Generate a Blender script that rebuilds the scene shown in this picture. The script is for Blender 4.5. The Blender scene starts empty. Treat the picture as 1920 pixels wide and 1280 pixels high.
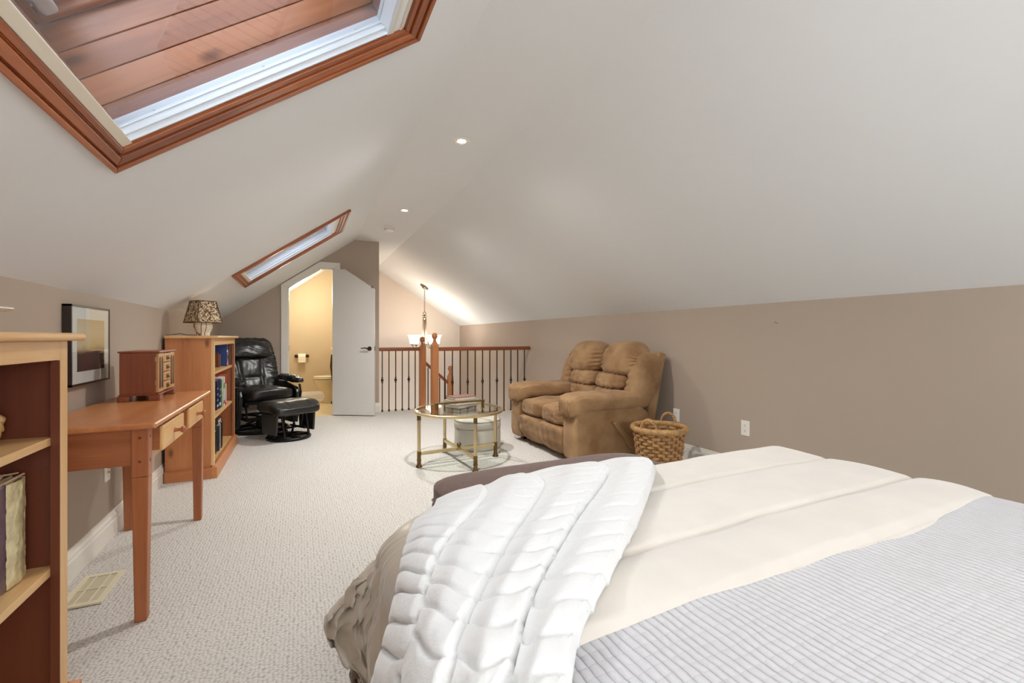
import bpy, bmesh, math, random
from mathutils import Vector, Matrix, noise
random.seed(7)
C = bpy.context.scene.collection
PI = math.pi
# ------------------------------------------------------------------ camera
YAW = math.atan(397 / 840.0)
cam_d = bpy.data.cameras.new('camera'); cam = bpy.data.objects.new('camera', cam_d); C.objects.link(cam)
cam.location = (0, 0, 1.08); cam.rotation_euler = (PI / 2, 0, -YAW)
cam_d.sensor_width = 36.0; cam_d.lens = 840.0 / 1920 * 36.0; cam_d.shift_y = -8 / 1920.0
cam_d.clip_start = 0.02
bpy.context.scene.camera = cam
# ------------------------------------------------------------------ world, exposure, area lights
sc = bpy.context.scene
sc.view_settings.view_transform = 'Standard'; sc.view_settings.look = 'None'
sc.view_settings.exposure = 0.30; sc.view_settings.gamma = 1.0; sc.view_settings.use_curve_mapping = False
sc.cycles.max_bounces = 10; sc.cycles.diffuse_bounces = 6; sc.cycles.transparent_max_bounces = 16
sc.cycles.use_denoising = True
sc.cycles.caustics_reflective = False; sc.cycles.caustics_refractive = False
sc.cycles.sample_clamp_indirect = 6.0
w = bpy.data.worlds.new('sky'); sc.world = w; w.use_nodes = True
bg = w.node_tree.nodes['Background']; bg.inputs[0].default_value = (0.83, 0.92, 1.0, 1); bg.inputs[1].default_value = 5.0
def area(name, loc, rot, sx, sy, power, col):
    d = bpy.data.lights.new(name, 'AREA'); d.shape = 'RECTANGLE'; d.size = sx; d.size_y = sy; d.energy = power; d.color = col
    o = bpy.data.objects.new(name, d); C.objects.link(o); o.location = loc; o.rotation_euler = rot; return o
def spot(name, loc, power, col, ang=150, blend=.6, size=.05, rot=(0, 0, 0)):
    d = bpy.data.lights.new(name, 'SPOT'); d.energy = power; d.color = col; d.spot_size = math.radians(ang); d.spot_blend = blend; d.shadow_soft_size = size
    o = bpy.data.objects.new(name, d); C.objects.link(o); o.location = loc; o.rotation_euler = rot; return o
def point(name, loc, power, col, size=.04):
    d = bpy.data.lights.new(name, 'POINT'); d.energy = power; d.color = col; d.shadow_soft_size = size
    o = bpy.data.objects.new(name, d); C.objects.link(o); o.location = loc; return o
WARM = (1.0, .86, .70)
# added fill light, shining through an invented gable window behind the camera
area('gable_fill', (1.08, -2.25, 1.25), (PI / 2, 0, 0), 2.6, 1.5, 48, (.94, .975, 1.0))
# added fill spot, bounced off the ceiling above and behind the camera
spot('bounce_fill', (.35, -.60, 1.50), 115, (1.0, .985, .96), 115, .8, .12, (PI, 0, 0))
# ------------------------------------------------------------------ helpers
def lin(c):
    return tuple((v / 12.92 if v <= .04045 else ((v + .055) / 1.055) ** 2.4) for v in [x / 255.0 for x in c]) + (1.0,)
MATS = {}
def newmat(name):
    m = bpy.data.materials.new(name); m.use_nodes = True; nt = m.node_tree
    return m, nt, nt.nodes, nt.links, nt.nodes['Principled BSDF']
def mat(name, col, rough=.6, metal=0.0, var=.0, vscale=8.0, bump=0.0, bscale=60.0, sheen=0.0, spec=.5, coat=0.0, stretch=(1, 1, 1), bdist=.004, col2=None):
    if name in MATS: return MATS[name]
    m, nt, N, K, b = newmat(name)
    b.inputs['Base Color'].default_value = lin(col); b.inputs['Roughness'].default_value = rough; b.inputs['Metallic'].default_value = metal
    b.inputs['Specular IOR Level'].default_value = spec
    if sheen: b.inputs['Sheen Weight'].default_value = sheen; b.inputs['Sheen Roughness'].default_value = .4
    if coat: b.inputs['Coat Weight'].default_value = coat
    tc = N.new('ShaderNodeTexCoord'); mp = N.new('ShaderNodeMapping'); K.new(tc.outputs['Object'], mp.inputs[0]); mp.inputs['Scale'].default_value = stretch
    if var or col2:
        n = N.new('ShaderNodeTexNoise'); n.inputs['Scale'].default_value = vscale; n.inputs['Detail'].default_value = 5; K.new(mp.outputs[0], n.inputs[0])
        r = N.new('ShaderNodeValToRGB'); K.new(n.outputs[0], r.inputs[0])
        c = lin(col); d = lin(col2) if col2 else tuple(x * (1 - var) for x in c[:3]) + (1,)
        r.color_ramp.elements[0].position = .35; r.color_ramp.elements[1].position = .65
        r.color_ramp.elements[0].color = d; r.color_ramp.elements[1].color = c; K.new(r.outputs[0], b.inputs['Base Color'])
    if bump:
        n2 = N.new('ShaderNodeTexNoise'); n2.inputs['Scale'].default_value = bscale; n2.inputs['Detail'].default_value = 4; K.new(mp.outputs[0], n2.inputs[0])
        bp = N.new('ShaderNodeBump'); bp.inputs['Strength'].default_value = bump; bp.inputs['Distance'].default_value = bdist; K.new(n2.outputs[0], bp.inputs['Height']); K.new(bp.outputs[0], b.inputs['Normal'])
    MATS[name] = m; return m
def wood(name, light, dark, axis=1, rough=.38, scale=9.0, coat=.0, knots=False, roty=0.0):
    if name in MATS: return MATS[name]
    m, nt, N, K, b = newmat(name)
    tc = N.new('ShaderNodeTexCoord'); m0 = N.new('ShaderNodeMapping'); m0.inputs['Rotation'].default_value = (0, roty, 0); K.new(tc.outputs['Object'], m0.inputs[0])
    mp = N.new('ShaderNodeMapping'); K.new(m0.outputs[0], mp.inputs[0])
    s = [1.0, 1.0, 1.0]; s[axis] = .08; mp.inputs['Scale'].default_value = s
    n = N.new('ShaderNodeTexNoise'); n.inputs['Scale'].default_value = scale; n.inputs['Detail'].default_value = 6; n.inputs['Distortion'].default_value = .6; K.new(mp.outputs[0], n.inputs[0])
    n3 = N.new('ShaderNodeTexNoise'); n3.inputs['Scale'].default_value = scale * 9; n3.inputs['Detail'].default_value = 3; K.new(mp.outputs[0], n3.inputs[0])
    mx = N.new('ShaderNodeMath'); mx.operation = 'MULTIPLY_ADD'; K.new(n3.outputs[0], mx.inputs[0]); mx.inputs[1].default_value = .35; K.new(n.outputs[0], mx.inputs[2])
    r = N.new('ShaderNodeValToRGB'); K.new(mx.outputs[0], r.inputs[0])
    r.color_ramp.elements[0].position = .45; r.color_ramp.elements[1].position = .85
    r.color_ramp.elements[0].color = lin(dark); r.color_ramp.elements[1].color = lin(light)
    out = r.outputs[0]
    if knots:
        s2 = [1.0, 0.0, 1.0]; s2[axis] = .45
        mp2 = N.new('ShaderNodeMapping'); K.new(m0.outputs[0], mp2.inputs[0]); mp2.inputs['Scale'].default_value = s2
        sx_ = N.new('ShaderNodeSeparateXYZ'); cx2 = N.new('ShaderNodeCombineXYZ'); K.new(mp2.outputs[0], sx_.inputs[0]); K.new(sx_.outputs[0], cx2.inputs[0]); K.new(sx_.outputs[2], cx2.inputs[1])
        v = N.new('ShaderNodeTexVoronoi'); v.voronoi_dimensions = '2D'; v.inputs['Scale'].default_value = 5.0; K.new(cx2.outputs[0], v.inputs[0])
        rk = N.new('ShaderNodeValToRGB'); K.new(v.outputs['Distance'], rk.inputs[0])
        rk.color_ramp.elements[0].position = .03; rk.color_ramp.elements[0].color = (.25, .18, .14, 1)
        rk.color_ramp.elements[1].position = .11; rk.color_ramp.elements[1].color = (1, 1, 1, 1)
        mm = N.new('ShaderNodeMix'); mm.data_type = 'RGBA'; mm.blend_type = 'MULTIPLY'; mm.inputs[0].default_value = .8
        K.new(out, mm.inputs[6]); K.new(rk.outputs[0], mm.inputs[7]); out = mm.outputs[2]
    K.new(out, b.inputs['Base Color']); b.inputs['Roughness'].default_value = rough
    if coat: b.inputs['Coat Weight'].default_value = coat; b.inputs['Coat Roughness'].default_value = .2
    MATS[name] = m; return m
def glassmat(name, tint=(1, 1, 1), refl=.9, rough=.02, ior=1.5):
    if name in MATS: return MATS[name]
    m = bpy.data.materials.new(name); m.use_nodes = True; nt = m.node_tree; nt.nodes.clear()
    o = nt.nodes.new('ShaderNodeOutputMaterial'); mx = nt.nodes.new('ShaderNodeMixShader'); t = nt.nodes.new('ShaderNodeBsdfTransparent'); g = nt.nodes.new('ShaderNodeBsdfGlossy'); fr = nt.nodes.new('ShaderNodeLayerWeight'); fr.inputs[0].default_value = .5; pw = nt.nodes.new('ShaderNodeMath'); pw.operation = 'POWER'; pw.inputs[1].default_value = 5.0; ma = nt.nodes.new('ShaderNodeMath'); ma.operation = 'MULTIPLY_ADD'; ma.inputs[1].default_value = refl; ma.inputs[2].default_value = .045
    t.inputs[0].default_value = tint + (1,); g.inputs['Roughness'].default_value = rough
    nt.links.new(fr.outputs['Facing'], pw.inputs[0]); nt.links.new(pw.outputs[0], ma.inputs[0])
    nt.links.new(ma.outputs[0], mx.inputs[0]); nt.links.new(t.outputs[0], mx.inputs[1]); nt.links.new(g.outputs[0], mx.inputs[2]); nt.links.new(mx.outputs[0], o.inputs[0])
    MATS[name] = m; return m
def emit(name, col, s):
    if name in MATS: return MATS[name]
    m, nt, N, K, b = newmat(name); b.inputs['Base Color'].default_value = lin(col); b.inputs['Emission Color'].default_value = lin(col); b.inputs['Emission Strength'].default_value = s
    MATS[name] = m; return m

class M:
    def __init__(s): s.v = []; s.f = []
    def add(s, vs, fs):
        o = len(s.v); s.v += [tuple(p) for p in vs]; s.f += [tuple(i + o for i in q) for q in fs]; return s
    def box(s, x0, x1, y0, y1, z0, z1):
        return s.add([(x0, y0, z0), (x1, y0, z0), (x1, y1, z0), (x0, y1, z0), (x0, y0, z1), (x1, y0, z1), (x1, y1, z1), (x0, y1, z1)],
                     [(0, 3, 2, 1), (4, 5, 6, 7), (0, 1, 5, 4), (1, 2, 6, 5), (2, 3, 7, 6), (3, 0, 4, 7)])
    def hexa(s, p):  # 8 points, bottom 4 then top 4
        return s.add(p, [(0, 3, 2, 1), (4, 5, 6, 7), (0, 1, 5, 4), (1, 2, 6, 5), (2, 3, 7, 6), (3, 0, 4, 7)])
    def quad(s, a, b, c, d): return s.add([a, b, c, d], [(0, 1, 2, 3)])
    def cyl(s, p0, p1, r0, r1=None, n=16, caps=True, ph=0.0):
        r1 = r0 if r1 is None else r1; p0 = Vector(p0); p1 = Vector(p1); d = (p1 - p0).normalized()
        a = d.orthogonal().normalized(); b = d.cross(a); vs = []
        if abs(d.z) > .999: a = Vector((1, 0, 0)); b = Vector((0, 1, 0)) if d.z > 0 else Vector((0, -1, 0))
        for p, r in ((p0, r0), (p1, r1)):
            for i in range(n):
                t = 2 * PI * i / n + ph; vs.append(p + (a * math.cos(t) + b * math.sin(t)) * r)
        fs = [(i, (i + 1) % n, n + (i + 1) % n, n + i) for i in range(n)]
        if caps: fs += [tuple(range(n - 1, -1, -1)), tuple(range(n, 2 * n))]
        return s.add(vs, fs)
    def lathe(s, prof, c=(0, 0, 0), n=24, caps=True, mod=None):
        vs = []; m = len(prof)
        for r, z in prof:
            for i in range(n):
                t = 2 * PI * i / n; rr = r * (mod(t, z) if mod else 1); vs.append((c[0] + rr * math.cos(t), c[1] + rr * math.sin(t), c[2] + z))
        fs = [(k * n + i, k * n + (i + 1) % n, (k + 1) * n + (i + 1) % n, (k + 1) * n + i) for k in range(m - 1) for i in range(n)]
        if caps: fs += [tuple(range(n - 1, -1, -1)), tuple(range((m - 1) * n, m * n))]
        return s.add(vs, fs)
    def tube(s, path, r, n=8, closed=False, caps=True):
        P = [Vector(p) for p in path]; m = len(P); vs = []; up = None
        for i, p in enumerate(P):
            d = (P[(i + 1) % m] - P[i - 1]) if closed or 0 < i < m - 1 else (P[1] - P[0] if i == 0 else P[-1] - P[-2])
            d.normalize()
            if up is None: a = d.orthogonal().normalized()
            else: a = (up - d * up.dot(d)); a = a.normalized() if a.length > 1e-6 else d.orthogonal().normalized()
            up = a; b = d.cross(a); rr = r(i / max(1, m - 1)) if callable(r) else r
            for k in range(n):
                t = 2 * PI * k / n; vs.append(p + (a * math.cos(t) + b * math.sin(t)) * rr)
        q = m if closed else m - 1
        fs = [(i * n + k, i * n + (k + 1) % n, ((i + 1) % m) * n + (k + 1) % n, ((i + 1) % m) * n + k) for i in range(q) for k in range(n)]
        if caps and not closed: fs += [tuple(range(n - 1, -1, -1)), tuple(range((m - 1) * n, m * n))]
        return s.add(vs, fs)
    def torus(s, c, R, r, n=32, k=8, ry=None, axis='z'):
        P = []
        for i in range(n):
            t = 2 * PI * i / n; a, b = R * math.cos(t), (ry or R) * math.sin(t)
            P.append((c[0] + a, c[1] + b, c[2]) if axis == 'z' else ((c[0], c[1] + a, c[2] + b) if axis == 'x' else (c[0] + a, c[1], c[2] + b)))
        return s.tube(P, r, k, closed=True)
    def ball(s, c, r, n=14, m=9):
        rr = r if isinstance(r, tuple) else (r, r, r); vs = []; 
        for j in range(m + 1):
            ph = PI * (j / m) - PI / 2; ph = max(min(ph, PI / 2 - .02), -PI / 2 + .02)
            for i in range(n):
                t = 2 * PI * i / n; vs.append((c[0] + rr[0] * math.cos(ph) * math.cos(t), c[1] + rr[1] * math.cos(ph) * math.sin(t), c[2] + rr[2] * math.sin(ph)))
        fs = [(j * n + i, j * n + (i + 1) % n, (j + 1) * n + (i + 1) % n, (j + 1) * n + i) for j in range(m) for i in range(n)]
        fs += [tuple(range(n - 1, -1, -1)), tuple(range(m * n, (m + 1) * n))]
        return s.add(vs, fs)
    def prism(s, poly, axis, a, b):  # poly of 2D pts; axis 'x': (y,z); 'y': (x,z); 'z': (x,y)
        def P(q, t): return (t, q[0], q[1]) if axis == 'x' else ((q[0], t, q[1]) if axis == 'y' else (q[0], q[1], t))
        n = len(poly); vs = [P(q, a) for q in poly] + [P(q, b) for q in poly]
        fs = [tuple(range(n)), tuple(range(2 * n - 1, n - 1, -1))] + [(i, n + i, n + (i + 1) % n, (i + 1) % n) for i in range(n)]
        return s.add(vs, fs)
    def grid(s, fn, nu, nv, cu=False):
        vs = [fn(i / nu, j / nv) for j in range(nv + 1) for i in range(nu + (0 if cu else 1))]
        w_ = nu if cu else nu + 1
        fs = [(j * w_ + i, j * w_ + (i + 1) % w_, (j + 1) * w_ + (i + 1) % w_, (j + 1) * w_ + i) for j in range(nv) for i in range(nu)]
        return s.add(vs, fs)
    def puffy(s, c, h, k=4.0, n=14, fn=None):
        """superellipsoid cushion; fn(q)->extra (dx,dy,dz); q in unit coords"""
        idx = {}; vs = []; fs = []
        def vid(p):
            key = (round(p[0], 5), round(p[1], 5), round(p[2], 5))
            if key not in idx:
                r = (abs(p[0]) ** k + abs(p[1]) ** k + abs(p[2]) ** k) ** (1 / k); q = Vector(p) / r
                o = Vector((c[0] + q[0] * h[0], c[1] + q[1] * h[1], c[2] + q[2] * h[2]))
                if fn: o += Vector(fn(q))
                idx[key] = len(vs); vs.append(o)
            return idx[key]
        for ax in range(3):
            for sg in (-1, 1):
                for i in range(n):
                    for j in range(n):
                        cs = []
                        for (a, b) in ((i, j), (i + 1, j), (i + 1, j + 1), (i, j + 1)):
                            p = [0, 0, 0]; p[ax] = sg; p[(ax + 1) % 3] = math.tan((-1 + 2 * a / n) * PI / 4); p[(ax + 2) % 3] = math.tan((-1 + 2 * b / n) * PI / 4); cs.append(vid(p))
                        fs.append(tuple(cs if sg > 0 else cs[::-1]))
        return s.add(vs, fs)
    def build(s, name, m, parent=None, bevel=0.0, smooth=None, seg=2, local=False):
        me = bpy.data.meshes.new(name); vs = s.v
        if parent is not None and not local:
            r = parent
            while r.parent: r = r.parent
            L = r.location; vs = [(p[0] - L[0], p[1] - L[1], p[2] - L[2]) for p in vs]
        me.from_pydata(vs, [], s.f); me.update()
        o = bpy.data.objects.new(name, me); C.objects.link(o)
        for mm in (m if isinstance(m, list) else [m]): me.materials.append(mm)
        bm = bmesh.new(); bm.from_mesh(me); bmesh.ops.recalc_face_normals(bm, faces=bm.faces); bm.to_mesh(me); bm.free()
        if smooth is not None:
            me.polygons.foreach_set('use_smooth', [True] * len(me.polygons))
            if smooth < 179: me.set_sharp_from_angle(angle=math.radians(smooth))
        if bevel:
            bv = o.modifiers.new('edge', 'BEVEL'); bv.width = bevel; bv.segments = seg; bv.limit_method = 'ANGLE'; bv.angle_limit = math.radians(40)
        if parent is not None: o.parent = parent
        return o
def tag(o, label=None, cat=None, group=None, kind=None):
    if label: o['label'] = label
    if cat: o['category'] = cat
    if group: o['group'] = group
    if kind: o['kind'] = kind
    return o
def thing(name, label, cat, loc=(0, 0, 0), rotz=0.0, group=None):
    o = bpy.data.objects.new(name, None); C.objects.link(o); o.location = loc; o.rotation_euler = (0, 0, rotz); o.empty_display_size = .1
    return tag(o, label, cat, group)
def struct(name, mb, m, **k): return tag(mb.build(name, m, **k), kind='structure')
def copy_tree(o, parent=None):
    c = o.copy(); C.objects.link(c); c.parent = parent
    for ch in list(o.children): copy_tree(ch, c)
    return c
def nz(x, y, z=0.0, s=1.0): return noise.noise(Vector((x * s, y * s, z * s)))
def clamp(x, a=0.0, b=1.0): return max(a, min(b, x))
def sstep(a, b, x): t = clamp((x - a) / (b - a)); return t * t * (3 - 2 * t)

# ------------------------------------------------------------------ materials
m_wall = mat('taupe_paint', (178, 162, 146), .85, var=.03, vscale=1.5, bump=.06, bscale=220, bdist=.001)
m_stairwall = mat('warm_beige_paint', (212, 197, 182), .85, var=.03, vscale=1.5, bump=.06, bscale=220, bdist=.001)
m_bath = mat('tan_bath_paint', (206, 186, 152), .8, var=.03, vscale=1.5)
m_ceil = mat('white_ceiling_paint', (229, 230, 229), .9, var=.015, vscale=1.2, bump=.05, bscale=200, bdist=.001)
m_trim = mat('white_trim_paint', (226, 221, 211), .45, var=.02, vscale=4)
m_door = mat('white_door_paint', (218, 214, 208), .42, var=.02, vscale=3)
m_tile = mat('cream_bath_floor', (228, 208, 165), .4, var=.08, vscale=3)
def carpet():
    m, nt, N, K, b = newmat('berber_carpet'); b.inputs['Roughness'].default_value = .95; b.inputs['Specular IOR Level'].default_value = .1
    tc = N.new('ShaderNodeTexCoord'); mp = N.new('ShaderNodeMapping'); K.new(tc.outputs['Object'], mp.inputs[0]); mp.inputs['Scale'].default_value = (72, 150, 1)
    nw = N.new('ShaderNodeTexNoise'); nw.inputs['Scale'].default_value = 30; K.new(tc.outputs['Object'], nw.inputs[0])
    ad = N.new('ShaderNodeVectorMath'); ad.operation = 'MULTIPLY_ADD'; K.new(nw.outputs['Color'], ad.inputs[0]); ad.inputs[1].default_value = (.9, .9, 0); K.new(mp.outputs[0], ad.inputs[2])
    v = N.new('ShaderNodeTexVoronoi'); v.inputs['Scale'].default_value = 1.0; v.inputs['Randomness'].default_value = .55; K.new(ad.outputs[0], v.inputs[0])
    v.voronoi_dimensions = '2D'
    r = N.new('ShaderNodeValToRGB'); K.new(v.outputs['Distance'], r.inputs[0]); e = r.color_ramp.elements
    e[0].position = .30; e[0].color = lin((227, 224, 218)); e[1].position = .80; e[1].color = lin((172, 165, 156))
    n = N.new('ShaderNodeTexNoise'); n.inputs['Scale'].default_value = 2.0; n.inputs['Detail'].default_value = 3; K.new(tc.outputs['Object'], n.inputs[0])
    r2 = N.new('ShaderNodeValToRGB'); K.new(n.outputs[0], r2.inputs[0]); r2.color_ramp.elements[0].color = (.93, .92, .91, 1); r2.color_ramp.elements[1].color = (1, 1, 1, 1)
    mm = N.new('ShaderNodeMix'); mm.data_type = 'RGBA'; mm.blend_type = 'MULTIPLY'; mm.inputs[0].default_value = 1; K.new(r.outputs[0], mm.inputs[6]); K.new(r2.outputs[0], mm.inputs[7]); K.new(mm.outputs[2], b.inputs['Base Color'])
    bp = N.new('ShaderNodeBump'); bp.invert = True; bp.inputs['Strength'].default_value = .7; bp.inputs['Distance'].default_value = .006; K.new(v.outputs['Distance'], bp.inputs['Height']); K.new(bp.outputs[0], b.inputs['Normal'])
    return m
m_carpet = carpet()
P_L, P_D = (198, 132, 82), (170, 102, 60)
pineX = wood('pine_grain_x', P_L, P_D, 0); pineY = wood('pine_grain_y', P_L, P_D, 1); pineZ = wood('pine_grain_z', P_L, P_D, 2, knots=False)
pineK = wood('knotty_pine_grain_z', P_L, P_D, 2, knots=True)
pine_edge = wood('pale_pine_edge', (226, 186, 132), (204, 156, 100), 1)  # same pine, painted paler for the light on its front edges
pine_edgeZ = wood('lit_pine_edge_z', (226, 186, 132), (204, 156, 100), 2)
pine_dark = wood('dark_pine_and_shade', (112, 58, 36), (88, 42, 26), 2, scale=5)  # dark wood parts, and the shade painted inside the near bookcase
deskX = wood('desk_grain_x', (174, 108, 68), (142, 82, 48), 0); deskZ = wood('desk_grain_z', (176, 108, 66), (146, 82, 48), 2); deskY = wood('desk_top_grain', (204, 140, 90), (180, 112, 66), 1, rough=.3, scale=6)
desk_face = wood('desk_drawer_face', (226, 182, 122), (206, 154, 96), 1)
cedar = wood('cedar_trim', (176, 98, 50), (126, 62, 30), 1, rough=.35, scale=14)
cedarS = wood('cedar_trim_slope', (176, 98, 50), (126, 62, 30), 0, rough=.35, scale=14, roty=.6209)
oak = wood('stained_oak', (178, 116, 70), (146, 86, 48), 2, rough=.35)
oakX = wood('stained_oak_rail', (142, 78, 46), (108, 56, 32), 0, rough=.35)
iron = mat('dark_bronze_iron', (58, 44, 34), .45, .6)
brass = mat('antique_brass', (214, 194, 150), .3, .92, var=.15, vscale=14)
brass_dk = mat('aged_brass', (128, 102, 62), .4, .9, var=.3, vscale=30)
m_glass = glassmat('table_glass', (.93, .96, .93), ior=1.5)
m_skyglass = glassmat('skylight_glass', (.96, .98, 1.0), ior=1.45)
alum = mat('white_aluminium', (222, 226, 230), .35, .1, spec=.6)
cream_frame = mat('cream_vinyl', (226, 216, 196), .5)
black_leather = mat('black_leather', (28, 26, 24), .32, spec=.6, bump=.12, bscale=30, bdist=.006)
black_metal = mat('black_metal', (22, 20, 18), .35, .4)
suede = mat('tan_microsuede', (164, 130, 92), .92, sheen=.12, vscale=5, col2=(132, 98, 64), bump=.25, bscale=12, bdist=.025)
m_white_plate = mat('white_plastic', (236, 232, 224), .35)
dark_slot = mat('dark_slot', (60, 52, 46), .6)
print_paper = mat('printed_paper', (232, 226, 214), .8)

# ------------------------------------------------------------------ room geometry constants
XL, XR, ZL, ZR, ZF = -.93, 3.10, 1.29, 1.33, 2.456
XA, XB = .70, 1.36
TL = (ZF - ZL) / (XA - XL); TH = math.atan(TL); CT, ST = math.cos(TH), math.sin(TH)
SLEN = (XA - XL) / CT
YB, YW, YE = -2.1, 6.68, 9.19
def zroof(x):
    if x < XA: return ZL + TL * (x - XL)
    if x < XB: return ZF
    return ZF + (ZR - ZF) * (x - XB) / (XR - XB)
def SL(s, y, n=0.0): return (XL + s * CT - n * ST, y, ZL + s * ST + n * CT)
# floors
f = M()
f.quad((XL, YB, 0), (XR, YB, 0), (XR, 5.92, 0), (XL, 5.92, 0)); f.quad((XL, 5.92, 0), (1.63, 5.92, 0), (1.63, 6.70, 0), (XL, 6.70, 0))
struct('floor', f, m_carpet)
struct('floor_bathroom', M().box(XL, 1.03, 6.70, YE, -.03, -.004), m_tile)
struct('floor_lower', M().box(1.03, XR, 5.9, YE + .05, -2.72, -2.6), m_carpet)
# walls
struct('wall_left', M().quad((XL, YB, 0), (XL, YE, 0), (XL, YE, ZL), (XL, YB, ZL)), m_wall)
struct('wall_right', M().quad((XR, YB, -2.6), (XR, YE, -2.6), (XR, YE, ZR), (XR, YB, ZR)), m_wall)
def gable(y, x0, x1, zb):
    xs = [x for x in (x0, XA, XB, x1) if x0 <= x <= x1]; xs = sorted(set(xs))
    return [(x0, zb), (x1, zb)] + [(x, zroof(x)) for x in reversed(xs)]
far = M(); far.prism(gable(YE, 1.03, XR, -2.6), 'y', YE, YE + .08)
struct('wall_stairwell_far', far, m_stairwall)
struct('wall_stairwell_left', M().add([(1.03, 6.80, -2.6), (1.03, YE, -2.6), (1.03, YE, ZF), (1.03, 6.80, ZF)], [(0, 1, 2, 3)]), m_stairwall)
struct('wall_bathroom_far', M().prism(gable(8.55, XL, 1.03, 0), 'y', 8.55, 8.6), m_bath)
struct('wall_bathroom_right', M().quad((.98, 6.80, 0), (.98, 8.55, 0), (.98, 8.55, ZF), (.98, 6.80, ZF)), m_bath)
struct('wall_bathroom_left', M().quad((XL + .004, 6.80, 0), (XL + .004, 8.55, 0), (XL + .004, 8.55, ZL), (XL + .004, 6.80, ZL)), m_bath)
# bathroom gable wall with the door opening
DX0, DX1 = -.148, .42
def dtop(x): return min(2.03, 1.745 + .716 * (x - DX0))
DXB = DX0 + (2.03 - 1.745) / .716
wf = M()
wf.prism([(XL, 0), (DX0, 0), (DX0, zroof(DX0)), (XL, ZL)], 'y', YW, YW + .12)
wf.prism([(DX0, dtop(DX0)), (DXB, 2.03), (DXB, zroof(DXB)), (DX0, zroof(DX0))], 'y', YW, YW + .12)
wf.prism([(DXB, 2.03), (DX1, 2.03), (DX1, zroof(DX1)), (DXB, zroof(DXB))], 'y', YW, YW + .12)
wf.prism([(DX1, 0), (1.03, 0), (1.03, ZF), (XA, ZF), (DX1, zroof(DX1))], 'y', YW, YW + .12)
struct('wall_far', wf, m_wall)
# back gable wall behind the camera; wide window added to let fill light in
WX0, WX1, WZ0, WZ1 = .0, 2.2, .55, 1.9
wb = M()
wb.prism([(XL, 0), (WX0, 0), (WX0, zroof(WX0)), (XL, ZL)], 'y', YB - .1, YB)
wb.prism([(WX1, 0), (XR, 0), (XR, ZR), (WX1, zroof(WX1))], 'y', YB - .1, YB)
wb.box(WX0, WX1, YB - .1, YB, 0, WZ0)
wb.prism([(WX0, WZ1), (WX1, WZ1), (WX1, zroof(WX1)), (XB, ZF), (XA, ZF), (WX0, zroof(WX0))], 'y', YB - .1, YB)
struct('wall_back', wb, m_wall)
w3 = M()
for a, b, c_, d in ((WX0, WX0 + .06, WZ0, WZ1), (WX1 - .06, WX1, WZ0, WZ1), (WX0, WX1, WZ0, WZ0 + .06), (WX0, WX1, WZ1 - .06, WZ1), (1.07, 1.13, WZ0, WZ1)): w3.box(a, b, YB - .08, YB - .02, c_, d)
struct('window_added', w3, m_trim)  # unseen window, added for the fill light
# ceilings; the left slope is pierced by two skylight wells
WS0, WS1 = .60, 1.495            # well, along the slope
SKY = [(.845, 1.727), (4.32, 5.20)]
INS = .107
ys = [YB] + [v for a, b in SKY for v in (a + INS, b - INS)] + [YE]
ss = [0, WS0, WS1, SLEN]
cl = M()
for i in range(3):
    for j in range(len(ys) - 1):
        if i == 1 and j in (1, 3): continue
        cl.quad(SL(ss[i], ys[j]), SL(ss[i + 1], ys[j]), SL(ss[i + 1], ys[j + 1]), SL(ss[i], ys[j + 1]))
struct('ceiling_left', cl, m_ceil)
struct('ceiling_flat', M().quad((XA, YB, ZF), (XB, YB, ZF), (XB, YE, ZF), (XA, YE, ZF)), m_ceil)
struct('ceiling_right', M().quad((XB, YB, ZF), (XR, YB, ZR), (XR, YE, ZR), (XB, YE, ZF)), m_ceil)
# baseboards: stepped colonial profile
BP = [(0, 0), (.016, 0), (.016, .085), (.012, .092), (.012, .105), (.007, .118), (.004, .132), (0, .135)]
def base_x(name, x, sg, y0, y1): return struct(name, M().prism([(x + sg * a, b) for a, b in BP], 'y', y0, y1), m_trim)
def base_y(name, y, sg, x0, x1): return struct(name, M().prism([(y + sg * a, b) for a, b in BP], 'x', x0, x1), m_trim)
base_x('baseboard_left', XL, 1, YB, YW); base_x('baseboard_right', XR, -1, YB, 5.93)
base_y('baseboard_far_left', YW, -1, XL, -.232); base_y('baseboard_far_right', YW, -1, .52, 1.045)
base_y('baseboard_bathroom', 8.55, -1, XL, .98)
base_x('baseboard_wall_end', 1.03, 1, 6.67, 6.8)
# stair opening edge boards
struct('trim_4', M().box(1.60, XR, 5.90, 5.93, -.30, .012), m_trim)
struct('trim_5', M().box(1.03, 1.66, 6.68, 6.72, -.30, .012), m_trim)
st = M()
for k in range(3): st.box(1.63 + .25 * k, 1.90 + .25 * k, 5.93, 6.66, -.19 * (k + 1) - .19, -.19 * (k + 1))
st.box(2.38, XR, 5.93, YE, -.95, -.76)
struct('stairs_floor', st, m_carpet)
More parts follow.
